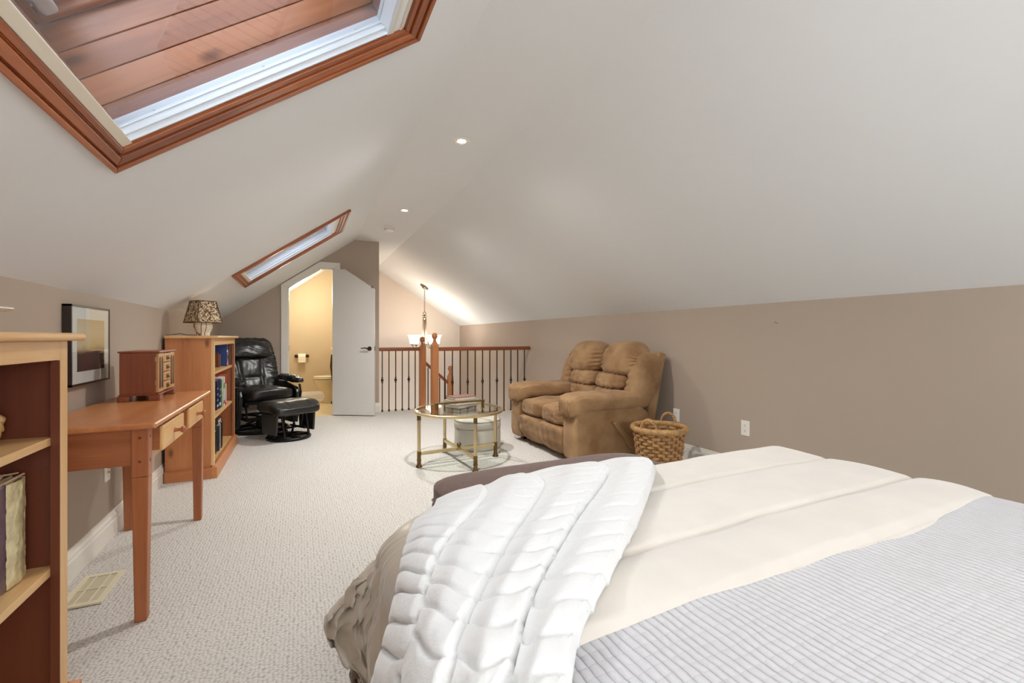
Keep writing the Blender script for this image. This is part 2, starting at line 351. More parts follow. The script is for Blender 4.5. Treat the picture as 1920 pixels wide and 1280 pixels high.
# door casing (shaped to the roof line)
CW = .083
def casing(y0, y1):
    m = M(); o = [(DX0 - CW, 0), (DX0, 0), (DX0, dtop(DX0)), (DXB, 2.03), (DX1, 2.03), (DX1, 0), (DX1 + CW, 0), (DX1 + CW, 2.03 + CW), (DXB - .01, 2.03 + CW), (DX0 - CW, 1.745 + .03)]
    def q(a, b, c, d): m.prism([a, b, c, d], 'y', y0, y1)
    q(o[0], o[1], o[2], o[9]); q(o[9], o[2], o[3], o[8]); q(o[8], o[3], (DX1, 2.03), o[7]); q(o[7], (DX1, 2.03), o[5], o[6])
    return m
tr1 = struct('trim_1', casing(YW - .018, YW), m_trim, bevel=.003)
jm = M()
jm.box(DX0 - .001, DX0 + .012, YW - .005, YW + .13, 0, 1.75); jm.box(DX1 - .012, DX1 + .001, YW - .005, YW + .13, 0, 2.03)
jm.hexa([(DX0, YW - .005, 1.73), (DXB, YW - .005, 2.015), (DXB, YW + .13, 2.015), (DX0, YW + .13, 1.73), (DX0, YW - .005, 1.75), (DXB, YW - .005, 2.035), (DXB, YW + .13, 2.035), (DX0, YW + .13, 1.75)])
jm.box(DXB, DX1, YW - .005, YW + .13, 2.015, 2.035)
struct('trim_2', jm, m_trim)
M().box(DX0 + .008, DX0 + .016, YW + .02, YW + .045, .90, .97).build('strike_plate', brass_dk, tr1)
# ------------------------------------------------------------------ skylights (windows 1 and 2)
def bar(m, s0, s1, y0, y1, n0, n1):
    return m.hexa([SL(s0, y0, n0), SL(s1, y0, n0), SL(s1, y1, n0), SL(s0, y1, n0), SL(s0, y0, n1), SL(s1, y0, n1), SL(s1, y1, n1), SL(s0, y1, n1)])
planky = wood('skylight_plank', (172, 104, 66), (122, 66, 42), 0, rough=.3, scale=7, knots=True, roty=TH)
plankys = [planky, wood('skylight_plank_b', (186, 118, 78), (138, 78, 50), 0, rough=.3, scale=9, knots=True, roty=TH)]
plankY = wood('skylight_plank_side', (138, 76, 46), (100, 52, 32), 1, rough=.3, scale=5)
tan_panel = mat('tan_panel', (190, 162, 118), .7, var=.1, vscale=10)
def skylight(name, y0, y1):
    root = bpy.data.objects.new(name, None); C.objects.link(root); root.location = SL(0.55, (y0 + y1) / 2); root['kind'] = 'structure'
    so0, so1 = .511, 1.647; ti = .098
    # stepped cedar casing, mitred: three steps
    def step(a, b, th):
        out = []
        A0, A1, B0, B1 = so0 + a * .66, so1 - a * .9, y0 + a, y1 - a; a0, a1, b0, b1 = so0 + b * .66, so1 - b * .9, y0 + b, y1 - b
        for q in ([(A0, B0), (A0, B1), (a0, b1), (a0, b0)], [(A1, B0), (A1, B1), (a1, b1), (a1, b0)], [(A0, B1), (A1, B1), (a1, b1), (a0, b1)], [(A0, B0), (A1, B0), (a1, b0), (a0, b0)]):
            out.append((q, th))
        return out
    steps = [step(0, .022, -.022), step(.022, .030, -.010), step(.030, .066, -.017), step(.066, .074, -.008), step(.074, ti, -.012)]
    for k in range(4):
        m = M()
        for stp in steps:
            q, th = stp[k]
            m.hexa([SL(a, b, th) for a, b in q] + [SL(a, b, .001) for a, b in q])
        m.build('trim_board', cedar if k < 2 else cedarS, root, bevel=.003)
    # board-lined well: far and near sides along the slope, ends across it
    zb = [.060, .105, .182, .258, .330]
    for yy, sg in ((y1 - INS, 1), (y0 + INS, -1)):
        for i in range(4):
            m = bar(M(), WS0 - .02, WS1 + .02, yy, yy + sg * .018, zb[i] + .0015, zb[i + 1] - .0015)
            m.build('plank', plankys[i % 2], root, bevel=.0015)
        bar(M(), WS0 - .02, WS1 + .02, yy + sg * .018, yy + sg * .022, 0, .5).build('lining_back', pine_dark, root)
        bar(M(), WS0, WS1, yy - sg * .022, yy, .330, .365).build('moulding', cedarS, root, bevel=.006)
        m = M(); bar(m, WS0, WS1, yy - sg * .006, yy, -.004, .012); bar(m, WS0, WS1, yy - sg * .013, yy, .012, .022); bar(m, WS0, WS1, yy - sg * .006, yy, .022, .034); bar(m, WS0, WS1, yy - sg * .010, yy, .034, .040); bar(m, WS0, WS1, yy - sg * .003, yy, .040, .062)
        m.build('screen_track', alum, root, bevel=.001)
        for sx in (.12, .5, .88):
            s_ = WS0 + sx * (WS1 - WS0)
            M().cyl(SL(s_, yy - sg * .006, .049), SL(s_, yy - sg * .001, .049), .0045, n=8).build('screw', alum, root)
    for ss_, sg in ((WS0, -1), (WS1, 1)):
        for i in range(4):
            bar(M(), ss_, ss_ + sg * .018, y0 + INS, y1 - INS, zb[i] + .0015, zb[i + 1] - .0015).build('plank', plankY, root, bevel=.0015)
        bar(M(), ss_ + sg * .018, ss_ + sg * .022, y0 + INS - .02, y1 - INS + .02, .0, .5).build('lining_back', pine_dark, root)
        bar(M(), ss_ - sg * .02, ss_, y0 + INS, y1 - INS, .330, .365).build('moulding', cedar, root, bevel=.006)
    bar(M(), WS0 - .024, WS0 + .004, y0 + .098, y1 - .098, -.006, .03).build('lower_frame', cream_frame, root, bevel=.002)
    bar(M(), WS1 - .012, WS1 + .008, y0 + .098, y1 - .098, -.004, .06).build('upper_frame', alum, root, bevel=.002)
    bar(M(), WS1 + .008, WS1 + .052, y0 + .098, y1 - .098, .004, .05).build('upper_panel', tan_panel, root)
    m = M(); bar(m, WS1 + .008, WS1 + .018, y0 + .098, y1 - .098, -.004, .03); bar(m, WS1 + .044, WS1 + .054, y0 + .098, y1 - .098, -.004, .03)
    m.build('upper_bead', cream_frame, root, bevel=.001)
    bar(M(), WS0 + .004, WS1 - .012, y0 + INS, y1 - INS, .043, .046).build('pane', m_skyglass, root)
    # sash and glass at the top of the well
    sm = M(); a, b, c_, d = WS0 + .015, WS1 - .015, y0 + INS + .015, y1 - INS - .015
    bar(sm, a, a + .07, c_, d, .37, .42); bar(sm, b - .07, b, c_, d, .37, .42); bar(sm, a, b, c_, c_ + .05, .37, .42); bar(sm, a, b, d - .05, d, .37, .42)
    sash = sm.build('sash', alum, root, bevel=.006)
    bar(M(), a + .01, a + .055, c_ + .05, d - .02, .318, .372).build('operator_box', alum, root, bevel=.012, seg=3)
    bar(M(), a + .06, a + .10, d - .06, d - .045, .366, .371).build('rating_label', mat('grey_label', (150, 150, 152), .5), sash)
    bar(M(), WS0, WS1, y0 + INS, y1 - INS, .415, .419).build('roof_pane', m_skyglass, root)
    return root
skylight('window_1', *SKY[0]); skylight('window_2', *SKY[1])
# ------------------------------------------------------------------ recessed lights and smoke alarm
bulb_mat = emit('warm_lamp_lens', (255, 244, 225), 14.0)
for i, (y, lab) in enumerate(((2.995, 'round white recessed ceiling light, nearer of the two lit ones'), (4.895, 'round white recessed ceiling light, farther one before the smoke alarm'))):
    t = thing('recessed_light', lab, 'ceiling light', (1.025, y, ZF), 0, 'recessed lights along the flat ceiling strip')
    M().lathe([(.026, .0), (.040, -.003), (.046, -.006), (.056, -.006), (.062, -.001), (.062, 0)], (1.025, y, ZF), 32, caps=False).build('trim_ring', m_trim, t, smooth=40)
    M().lathe([(.001, -.0025), (.027, -.0025)], (1.025, y, ZF), 24, caps=False).build('lens', bulb_mat, t)
    spot('recessed_lamp', (1.025, y, ZF - .02), 132, (1, .985, .96), 160, 1.0, .05)
t = thing('smoke_alarm', 'round white smoke alarm on the flat ceiling strip', 'smoke alarm', (1.013, 5.757, ZF))
M().lathe([(.068, 0), (.068, -.012), (.062, -.016), (.062, -.036), (.05, -.044), (.001, -.046)], (1.013, 5.757, ZF), 28, caps=False).build('body', m_white_plate, t, smooth=35)
v = M()
for k in range(16):
    a = 2 * PI * k / 16; v.box(1.013 + .0625 * math.cos(a) - .004, 1.013 + .0625 * math.cos(a) + .004, 5.757 + .0625 * math.sin(a) - .004, 5.757 + .0625 * math.sin(a) + .004, ZF - .032, ZF - .02)
v.build('vent_slots', mat('grey_plastic', (170, 166, 160), .5), t)
# ------------------------------------------------------------------ door (open into the room) and bathroom fittings
HX, HY = DX1, YW - .01
dv = Vector((.93 - .42, 6.386 - 6.69, 0)); DANG = math.atan2(dv.y, dv.x); DL = .595
root = bpy.data.objects.new('door_1', None); C.objects.link(root); root.location = (HX, HY, 0); root.rotation_euler = (0, 0, DANG); root['kind'] = 'structure'
zl, zh, xb_ = 1.738, 2.015, .175
M().prism([(0.0, .012), (DL, .012), (DL, zl), (xb_, zh), (0, zh)], 'y', -.035, 0).build('door_leaf', m_door, root, bevel=.002, local=True)
hm = M(); hx = DL - .065
hm.cyl((hx, -.035, .925), (hx, -.045, .925), .030, .028, 24); hm.cyl((hx, -.045, .925), (hx, -.07, .925), .011, .010, 12)
hm.tube([(hx, -.068, .925), (hx - .03, -.074, .930), (hx - .06, -.076, .934), (hx - .09, -.074, .928), (hx - .108, -.070, .930)], lambda t: .009 - .003 * t, 8)
hm.cyl((hx, .0, .925), (hx, .010, .925), .030, .028, 24); hm.cyl((hx, .01, .925), (hx, .035, .925), .011, .010, 12)
hm.tube([(hx, .033, .925), (hx - .05, .040, .932), (hx - .105, .036, .929)], .008, 8)
hm.build('door_handle', mat('oil_bronze', (84, 70, 58), .35, .8), root, smooth=50, local=True)
M().box(DL - .001, DL + .003, -.028, -.008, .895, .955).build('latch_plate', brass_dk, root, local=True)
for z in (.25, 1.75): M().cyl((0, .004, z), (0, .004, z + .09), .007, n=10).build('hinge', brass_dk, root, local=True)
hk = M(); hk.tube([(DL - .03, .004, 1.765), (DL - .03, -.04, 1.775), (DL - .03, -.046, 1.745)], .004, 6); hk.build('hook', black_metal, root, local=True)

porc = mat('bone_porcelain', (226, 212, 178), .15, coat=.4)
t = thing('toilet', 'bone coloured toilet seen through the open bathroom door', 'toilet', (.42, 8.08, 0))
# bowl faces -x (left); centre at x .40
def ell(cx, cy, rx, ry, z, n=28): return [(cx + rx * math.cos(2 * PI * i / n), cy + ry * math.sin(2 * PI * i / n), z) for i in range(n)]
def loft(m, rings, caps=True):
    n = len(rings[0]); vs = [p for r in rings for p in r]
    fs = [(k * n + i, k * n + (i + 1) % n, (k + 1) * n + (i + 1) % n, (k + 1) * n + i) for k in range(len(rings) - 1) for i in range(n)]
    if caps: fs += [tuple(range(n - 1, -1, -1)), tuple(range((len(rings) - 1) * n, len(rings) * n))]
    return m.add(vs, fs)
tx, ty = .45, 8.05
b_ = loft(M(), [ell(tx + .06, ty, .20, .115, 0), ell(tx + .06, ty, .195, .11, .02), ell(tx + .07, ty, .15, .09, .06), ell(tx + .06, ty, .15, .095, .14), ell(tx + .03, ty, .19, .13, .22), ell(tx, ty, .24, .17, .32), ell(tx - .01, ty, .25, .18, .37), ell(tx - .01, ty, .252, .182, .39), ell(tx - .01, ty, .24, .17, .395)])
b_.build('bowl', porc, t, smooth=60)
sd = loft(M(), [ell(tx - .01, ty, .255, .187, .398), ell(tx - .01, ty, .258, .19, .408), ell(tx - .01, ty, .25, .182, .418)]); sd.build('seat', porc, t, smooth=50)
ld = loft(M(), [ell(tx - .005, ty, .25, .182, .421), ell(tx - .005, ty, .254, .186, .431), ell(tx - .005, ty, .235, .17, .444)]); ld.build('lid', porc, t, smooth=50)
M().box(tx + .24, tx + .42, ty - .22, ty + .22, .39, .74).build('tank', porc, t, bevel=.02, seg=3)
M().box(tx + .23, tx + .43, ty - .23, ty + .23, .74, .77).build('tank_lid', porc, t, bevel=.008)
t = thing('toilet_paper_holder', 'dark bronze toilet paper holder with roll on the bathroom wall', 'toilet paper holder', (.02, 8.55, .76))
hx, hz = .025, .755
for sx in (-.088, .088):
    m = M().lathe([(.028, 0), (.028, .008), (.018, .016), (.012, .03), (.012, .055), (.016, .06), (.016, .078), (.001, .082)], (0, 0, 0), 16, caps=False)
    m.v = [(hx + sx + p[0], 8.55 - p[2], hz + p[1]) for p in m.v]
    m.build('bracket', mat('dark_bronze', (74, 50, 34), .4, .7), t, smooth=45)
M().cyl((hx - .09, 8.55 - .068, hz), (hx + .09, 8.55 - .068, hz), .008, n=10).build('bar', iron, t, smooth=50)
pm = M().cyl((hx - .056, 8.55 - .068, hz - .012), (hx + .056, 8.55 - .068, hz - .012), .055, n=28); pm.box(hx - .056, hx + .056, 8.55 - .124, 8.55 - .122, hz - .105, hz - .01)
pm.build('paper_roll', mat('tissue_white', (244, 234, 214), .9), t, smooth=50)
# ornate washstand, only its left edge shows past the door
t = thing('washstand', 'ornate dark iron washstand with pale top behind the open door', 'washstand', (.60, 7.5, 0))
wx, wy = .445, 7.35
M().box(wx, wx + .5, wy - .02, wy + .42, .885, .915).build('top', mat('pale_marble', (240, 232, 216), .2, var=.06, vscale=7), t, bevel=.006)
ap = M(); ap.box(wx + .015, wx + .485, wy, wy + .02, .78, .885)
ap.build('apron', iron, t, bevel=.004)
orn = M()
for k in range(6):
    for j, zz in enumerate((.86, .815)):
        orn.torus((wx + .03 + .075 * k + .012 * j, wy - .006, zz), .020, .006, 16, 6, axis='y')
orn.build('scrollwork', brass_dk, t, smooth=60)
for sx, sy in ((0, 0), (.44, 0), (0, .36), (.44, .36)):
    lg = M(); lg.tube([(wx + .03 + sx, wy + .02 + sy, .80), (wx + .012 + sx, wy + .015 + sy, .62), (wx + .03 + sx, wy + .02 + sy, .42), (wx + .055 + sx, wy + .02 + sy, .22), (wx + .045 + sx, wy + .02 + sy, .08), (wx + .02 + sx, wy + .01 + sy, .02)], lambda q: .030 - .016 * q, 8)
    lg.torus((wx + .03 + sx, wy + .01 + sy, .035), .026, .007, 14, 6, axis='y')
    lg.build('leg', iron, t, smooth=60)
point('bathroom_lamp', (.1, 7.7, 1.75), 24, (1, .93, .78), .12)

# ------------------------------------------------------------------ stair railing
def baluster(x, y, z0, z1, knuckle, parent):
    m = M(); a = .0065
    m.box(x - a, x + a, y - a, y + a, z0, z1)
    m.hexa([(x - .016, y - .016, z0), (x + .016, y - .016, z0), (x + .016, y + .016, z0), (x - .016, y + .016, z0), (x - .010, y - .010, z0 + .028), (x + .010, y - .010, z0 + .028), (x + .010, y + .010, z0 + .028), (x - .010, y + .010, z0 + .028)])
    o = m.build('baluster', iron, parent)
    if knuckle:
        k = M(); zc = (z0 + .455)
        k.lathe([(.007, -.045), (.013, -.04), (.013, -.032), (.008, -.028), (.020, -.006), (.020, .006), (.008, .028), (.013, .032), (.013, .04), (.007, .045)], (x, y, zc), 10)
        k.build('knuckle', iron, o, smooth=30)
    return o
def newel(x, y, z0, zt, parent, a=.045):
    m = M(); m.box(x - a, x + a, y - a, y + a, z0, zt - .17)
    m.hexa([(x - a, y - a, zt - .17), (x + a, y - a, zt - .17), (x + a, y + a, zt - .17), (x - a, y + a, zt - .17), (x - .02, y - .02, zt - .115), (x + .02, y - .02, zt - .115), (x + .02, y + .02, zt - .115), (x - .02, y + .02, zt - .115)])
    o = m.build('newel_post', oak, parent, bevel=.003)
    M().lathe([(.018, 0), (.024, .012), (.024, .02), (.018, .026), (.034, .05), (.040, .072), (.036, .095), (.022, .112), (.001, .118)], (x, y, zt - .118), 18).build('ball_cap', oak, o, smooth=50)
    return o
def rail(x0, x1, y, z, parent, name='handrail'):
    pr = [(y - .030, z - .052), (y + .030, z - .052), (y + .033, z - .03), (y + .030, z - .01), (y + .016, z), (y - .016, z), (y - .030, z - .01), (y - .033, z - .03)]
    return M().prism(pr, 'x', x0, x1).build(name, oakX, parent, bevel=.003)
YR = 5.95
t = thing('stair_railing', 'short stair railing beside the bathroom wall, wooden rail on iron balusters', 'railing', (1.35, YW, 0), 0, 'stair railings')
rail(1.03, 1.66, YW, .93, t); newel(1.665, YW, 0, 1.09, t)
for i in range(6): baluster(1.075 + .096 * i, YW - .03 + .03, .0, .89, i % 2 == 0, t)
t = thing('stair_railing', 'long stair railing reaching the right wall beside the loveseat', 'railing', (2.4, YR, 0), 0, 'stair railings')
rail(1.69, XR, YR, .945, t); newel(1.65, YR, -.04, 1.14, t)
for i in range(12): baluster(1.79 + .1115 * i, YR, .0, .90, i % 2 == 1, t)
t = thing('stair_handrail', 'sloping wooden stair handrail going down to a low ball topped newel', 'handrail', (1.9, YW, 0))
newel(2.10, YW, -.57, .64, t, .04)
hr = M(); sl = (.40 - .70) / (2.06 - 1.71)
a0, a1 = (1.712, .715), (2.065, .715 + sl * .365)
hr.hexa([(a0[0], YW - .028, a0[1] - .055), (a1[0], YW - .028, a1[1] - .055), (a1[0], YW + .028, a1[1] - .055), (a0[0], YW + .028, a0[1] - .055), (a0[0], YW - .028, a0[1]), (a1[0], YW - .028, a1[1]), (a1[0], YW + .028, a1[1]), (a0[0], YW + .028, a0[1])])
hr.build('handrail', oakX, t, bevel=.006)
for i in range(4):
    x = 1.75 + .09 * i; baluster(x, YW, -.38 if i > 1 else -.19, .66 + sl * (x - 1.70), i == 1, t)

# ------------------------------------------------------------------ chandelier over the stairwell
cx_, cy_ = 2.055, 8.09
pewter = mat('aged_pewter', (120, 106, 88), .4, .7)
t = thing('chandelier', 'five arm chandelier with frosted bell shades hanging over the stairwell', 'chandelier', (cx_, cy_, 1.0))
zc = zroof(cx_); nrm = Vector((-(ZR - ZF) / (XR - XB) * -1, 0, 1)).normalized(); sdir = Vector((ZR - ZF, 0, -(XR - XB))).normalized()
nn = Vector(((ZR - ZF) / (XR - XB), 0, -1)).normalized()
pc = Vector((cx_, cy_, zc))
cm = M(); cm.cyl(pc, pc + nn * .018, .085, .080, 24); cm.cyl(pc + nn * .018, pc + nn * .045, .055, .018, 24); cm.build('canopy', pewter, t, smooth=35)
ch = M(); z = 1.555; i = 0
while z < zc - .06:
    if i % 2: ch.torus((cx_, cy_, z), .010, .003, 10, 5, ry=.019, axis='y')
    else: ch.torus((cx_, cy_, z), .010, .003, 10, 5, ry=.019, axis='x')
    z += .030; i += 1
tag(ch.build('chain', pewter, t, smooth=60))
bm_ = M(); bm_.torus((cx_, cy_, 1.515), .026, .006, 18, 6, axis='y'); bm_.lathe([(.006, 1.485), (.04, 1.475), (.045, 1.462), (.03, 1.45), (.036, 1.43), (.02, 1.40)], (cx_, cy_, 0), 16); bm_.cyl((cx_, cy_, 1.42), (cx_, cy_, .93), .009, n=10); bm_.lathe([(.001, .86), (.02, .87), (.03, .90), (.02, .94), (.012, .97)], (cx_, cy_, 0), 14)
bm_.build('stem', pewter, t, smooth=40)
shade_m = emit('frosted_shade_glow', (255, 240, 215), 2.6)
for k in range(5):
    a = 2 * PI * k / 5 + .012; ux, uy = math.cos(a), math.sin(a); R = .235
    pts = [(.028, 1.43), (.032, 1.25), (.045, 1.05), (.062, .95), (.095, .905), (.14, .885), (.19, .885), (.225, .905), (R, .945)]
    am = M(); am.tube([(cx_ + ux * r, cy_ + uy * r, z) for r, z in pts], .007, 8)
    am.lathe([(.010, -.02), (.03, -.005), (.034, .008), (.012, .012)], (cx_ + ux * R, cy_ + uy * R, .945), 14)
    arm = am.build('arm', pewter, t, smooth=50)
    sm = M(); pr_ = [(.034, .0), (.046, .012), (.052, .05), (.058, .095), (.072, .135), (.086, .16), (.084, .162), (.069, .135), (.054, .095), (.048, .05), (.03, .008)]
    sm.lathe(pr_, (cx_ + ux * R, cy_ + uy * R, .957), 20, caps=False); sm.build('glass_shade', shade_m, arm, smooth=60)
    point('chandelier_bulb', (cx_ + ux * R, cy_ + uy * R, 1.14), 4.6, (1, .955, .89), .03)

# ------------------------------------------------------------------ bookcases
def bookcase(y0, y1, label, inner):
    x0, x1, H = XL + .022, -.60, 1.092
    t = thing('bookcase', label, 'bookcase', ((x0 + x1) / 2, (y0 + y1) / 2, 0), 0, 'pair of pine bookcases on the left wall')
    th = .02
    for ya, yb in ((y0, y0 + th), (y1 - th, y1)):
        M().box(x0, x1 - .02, ya, yb, 0, H - .022).build('side_panel', pineK, t, bevel=.001)
        yi = yb if ya == y0 else ya - .002
        M().box(x0 + .008, x1 - .0205, yi, yi + .002, .092, H - .03).build('inner_shade', inner, t)  # thin sheet whose darker colour paints the shade inside the case
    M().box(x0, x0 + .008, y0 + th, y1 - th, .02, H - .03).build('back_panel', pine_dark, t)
    for ya, yb in ((y0 + .0, y0 + .044), (y1 - .044, y1 - .0)):
        M().box(x1 - .02, x1, ya, yb, .092, H - .022).build('stile', pine_edgeZ, t, bevel=.002)
    M().box(x1 - .02, x1 - .0005, y1 - .0455, y1 - .044, .094, H - .076).build('stile_shade', inner, t)  # dark strip painting shade on the stile's inner face
    M().box(x1 - .02, x1 - .001, y0 + .044, y1 - .044, H - .075, H - .022).build('top_rail', pine_edge, t, bevel=.002)
    M().box(x0, x1 + .032, y0 - .03, y1 + .03, H - .022, H).build('top', pineY if False else pine_edge, t, bevel=.009, seg=4)
    for z in (.804, .445): M().box(x0 + .008, x1 - .02, y0 + th, y1 - th, z - .022, z).build('shelf', pine_edge, t, bevel=.002)
    M().box(x0 + .008, x1 - .02, y0 + th, y1 - th, .07, .092).build('bottom_shelf', pine_edge, t)
    m = M(); m.box(x1 - .012, x1 + .022, y0 - .025, y1 + .025, 0, .082); m.hexa([(x1 - .012, y0 - .025, .082), (x1 + .022, y0 - .025, .082), (x1 + .022, y1 + .025, .082), (x1 - .012, y1 + .025, .082), (x1 - .012, y0 - .005, .094), (x1 + .004, y0 - .005, .094), (x1 + .004, y1 + .005, .094), (x1 - .012, y1 + .005, .094)])
    m.build('plinth', pineY, t)
    for ya, yb in ((y0 - .025, y0), (y1, y1 + .025)):
        m = M(); m.box(x0, x1 - .012, ya, yb, 0, .082); m.build('plinth_return', pineX, t, bevel=.003)
    return t
bookcase(.50, 1.698, 'nearer pine bookcase with dark back, shade painted inside, at the left edge of the photo', pine_dark)
bookcase(4.10, 5.31, 'far pine bookcase of books holding the floral lamp, beside the black recliner', wood('pine_inner_shaded', (170, 102, 60), (140, 78, 44), 2))  # mid-dark pine paints the milder shade inside this case
# items on the near bookcase
t = thing('pedestal_dish', 'small white rimmed dish on top of the nearer bookcase', 'dish', (-.80, 1.655, 1.092))
dm = M(); dm.lathe([(.001, .0), (.034, .0), (.034, .006), (.010, .014), (.009, .04), (.03, .05), (.085, .058), (.10, .064), (.10, .068), (.08, .064), (.001, .058)], (-.80, 1.655, 1.092), 32, caps=False); dm.build('dish_body', mat('white_glaze', (232, 228, 220), .2), t, smooth=50)
t = thing('rosette', 'ruffled pink and cream fabric rosette on the upper shelf', 'ornament', (-.738, 1.60, .804))
pm1 = mat('pink_cream_ruffle', (214, 170, 160), .7, vscale=30, col2=(196, 160, 90))
core = M(); core.ball((-.738, 1.60, .853), .037); core.build('core', mat('rosette_core', (150, 96, 70), .8), t, smooth=80)
for k in range(26):
    ph = math.acos(1 - 2 * (k + .5) / 26); a = k * 2.39996; d = Vector((math.sin(ph) * math.cos(a), math.sin(ph) * math.sin(a), math.cos(ph))); c = Vector((-.738, 1.60, .853)) + d * .036
    u = d.orthogonal().normalized(); v_ = d.cross(u)
    m = M(); m.grid(lambda i, j, c=c, d=d, u=u, v_=v_: c + u * ((i - .5) * .032) + v_ * ((j - .5) * .032) + d * (.014 * (1 - ((i - .5) ** 2 + (j - .5) ** 2) * 3) + .003 * math.sin(i * 9) * math.cos(j * 9)), 5, 5)
    m.build('petal', pm1, t, smooth=80)
t = thing('wrapped_album', 'plastic wrapped album with purple cover and cream pages on the shelf', 'album', (-.74, 1.55, .445))
def wrap(i, j, side): pass
am = M()
yA, yB_ = 1.545, 1.632
wv = lambda y, z: .004 * nz(y, z, 3.1, 22)
am.grid(lambda i, j: (-.662 + wv(i * 3, j * 3) + .006 * math.sin(PI * i), yA + (yB_ - yA) * i, .449 + .262 * j), 12, 24)
am.grid(lambda i, j: (-.86 + .198 * i, yB_ + .003 * nz(i * 4, j * 6, 0, 2), .449 + .262 * j), 10, 16)
am.grid(lambda i, j: (-.86 + .198 * i, yA + (yB_ - yA) * j, .711 + .004 * nz(i * 9, j * 9, 0, 3)), 10, 6)
am.build('page_block', mat('cream_pages_wrapped', (216, 200, 152), .25, vscale=26, col2=(186, 168, 128), bump=.5, bscale=40, bdist=.01, coat=.6), t, smooth=60)
M().box(-.862, -.66, 1.500, 1.546, .447, .716).build('cover', mat('purple_cover', (66, 42, 56), .3, vscale=24, col2=(96, 66, 80), bump=.3, bscale=40, coat=.5), t, bevel=.006)
wr = M()
for k in range(9):
    a = .715 + .004 * math.sin(k * 2.2); wr.tube([(-.664 - .012 * k, 1.51 + .02 * math.sin(k), a), (-.664 - .012 * k - .004, 1.57, a + .012 * (k % 2)), (-.664 - .012 * k, 1.63, a + .003)], .0028, 5)
wr.build('wrap_crinkles', mat('clear_wrap', (206, 176, 150), .15, coat=.5), t, smooth=70)

# items in the far bookcase
def book(name, x0, x1, y0, y1, z0, h, col, label, cat='book', title=None, group=None, lean=0.0, pages=True):
    """standing book: spine at x1 facing the room"""
    t = thing(name, label, cat, ((x0 + x1) / 2, (y0 + y1) / 2, z0), 0, group)
    cm_ = mat('cover_%d_%d_%d' % col, col, .35)
    th = .0025
    m = M(); m.box(x0, x1, y0, y0 + th, z0, z0 + h); m.box(x0, x1, y1 - th, y1, z0, z0 + h); m.box(x1 - th, x1, y0, y1, z0, z0 + h); m.build('cover', cm_, t)
    M().box(x0 + .004, x1 - th, y0 + th, y1 - th, z0 + .003, z0 + h - .003).build('pages', print_paper, t)
    if title:
        for (za, zb, tc_) in title:
            M().box(x1, x1 + .0006, y0 + .003, y1 - .003, z0 + za * h, z0 + zb * h).build('spine_band', mat('band_%d_%d_%d' % tc_, tc_, .4), t)
    return t
GB = 'books in the far bookcase'
book('book', -.86, -.635, 5.03, 5.10, .805, .245, (44, 70, 132), 'tall blue book on the top shelf of the far bookcase', title=[(.05, .16, (200, 130, 120)), (.55, .62, (220, 220, 230))], group=GB)
book('book', -.86, -.640, 5.105, 5.175, .805, .250, (206, 216, 232), 'pale blue and white book right of the tall blue book', title=[(.25, .40, (40, 60, 120)), (.60, .85, (60, 60, 90))], group=GB)
book('book', -.86, -.638, 5.18, 5.215, .805, .235, (38, 40, 58), 'dark slim book at the far end of the top shelf', group=GB)
book('book', -.84, -.68, 4.86, 4.90, .805, .13, (120, 66, 40), 'low brown book at the near end of the top shelf', group=GB)
book('book', -.84, -.672, 4.905, 4.945, .805, .115, (150, 96, 60), 'low tan book leaning space beside the brown book', group=GB)
book('book', -.86, -.655, 4.62, 4.70, .446, .255, (34, 36, 78), 'navy book with pale spine bands on the middle shelf', title=[(.1, .16, (220, 220, 225)), (.3, .34, (150, 150, 190)), (.5, .54, (150, 150, 190)), (.7, .74, (150, 150, 190))], group=GB)
book('book', -.86, -.648, 4.705, 4.775, .446, .262, (50, 46, 96), 'indigo book between the navy and green books', title=[(.1, .2, (235, 235, 235)), (.4, .45, (170, 170, 210)), (.62, .66, (170, 170, 210))], group=GB)
book('book', -.86, -.644, 4.78, 4.84, .446, .25, (106, 148, 66), 'bright green book on the middle shelf', title=[(.55, .7, (150, 190, 90))], group=GB)
book('book', -.86, -.635, 4.845, 4.92, .446, .27, (232, 232, 230), 'white book with a green disc on its spine', title=[(.60, .78, (120, 170, 80)), (.08, .2, (200, 90, 120))], group=GB)
book('book', -.86, -.632, 4.925, 4.985, .446, .285, (206, 70, 52), 'tall red book at the far end of the middle shelf', title=[(.1, .7, (238, 236, 232))], group=GB)
book('binder', -.86, -.648, 4.50, 4.56, .093, .19, (30, 28, 28), 'black binder nearest the front of the bottom shelf', 'binder', group='binders on the bottom shelf')
book('binder', -.86, -.640, 4.66, 4.71, .093, .225, (196, 196, 190), 'silver grey binder between the black ones', 'binder', group='binders on the bottom shelf')
book('binder', -.86, -.636, 4.715, 4.79, .093, .23, (36, 36, 40), 'black binder right of the silver grey one', 'binder', group='binders on the bottom shelf')
book('binder', -.86, -.638, 4.60, 4.655, .093, .22, (58, 60, 66), 'charcoal binder left of the silver grey one', 'binder', group='binders on the bottom shelf')
t = thing('storage_box', 'flat dark box with two pale tags lying on the binders', 'box', (-.74, 4.66, .325))
M().box(-.85, -.645, 4.58, 4.79, .325, .365).build('box_body', mat('dark_box', (52, 42, 36), .5), t, bevel=.002)
for y in (4.63, 4.70): M().box(-.646, -.6435, y, y + .035, .333, .357).build('box_tag', print_paper, t)

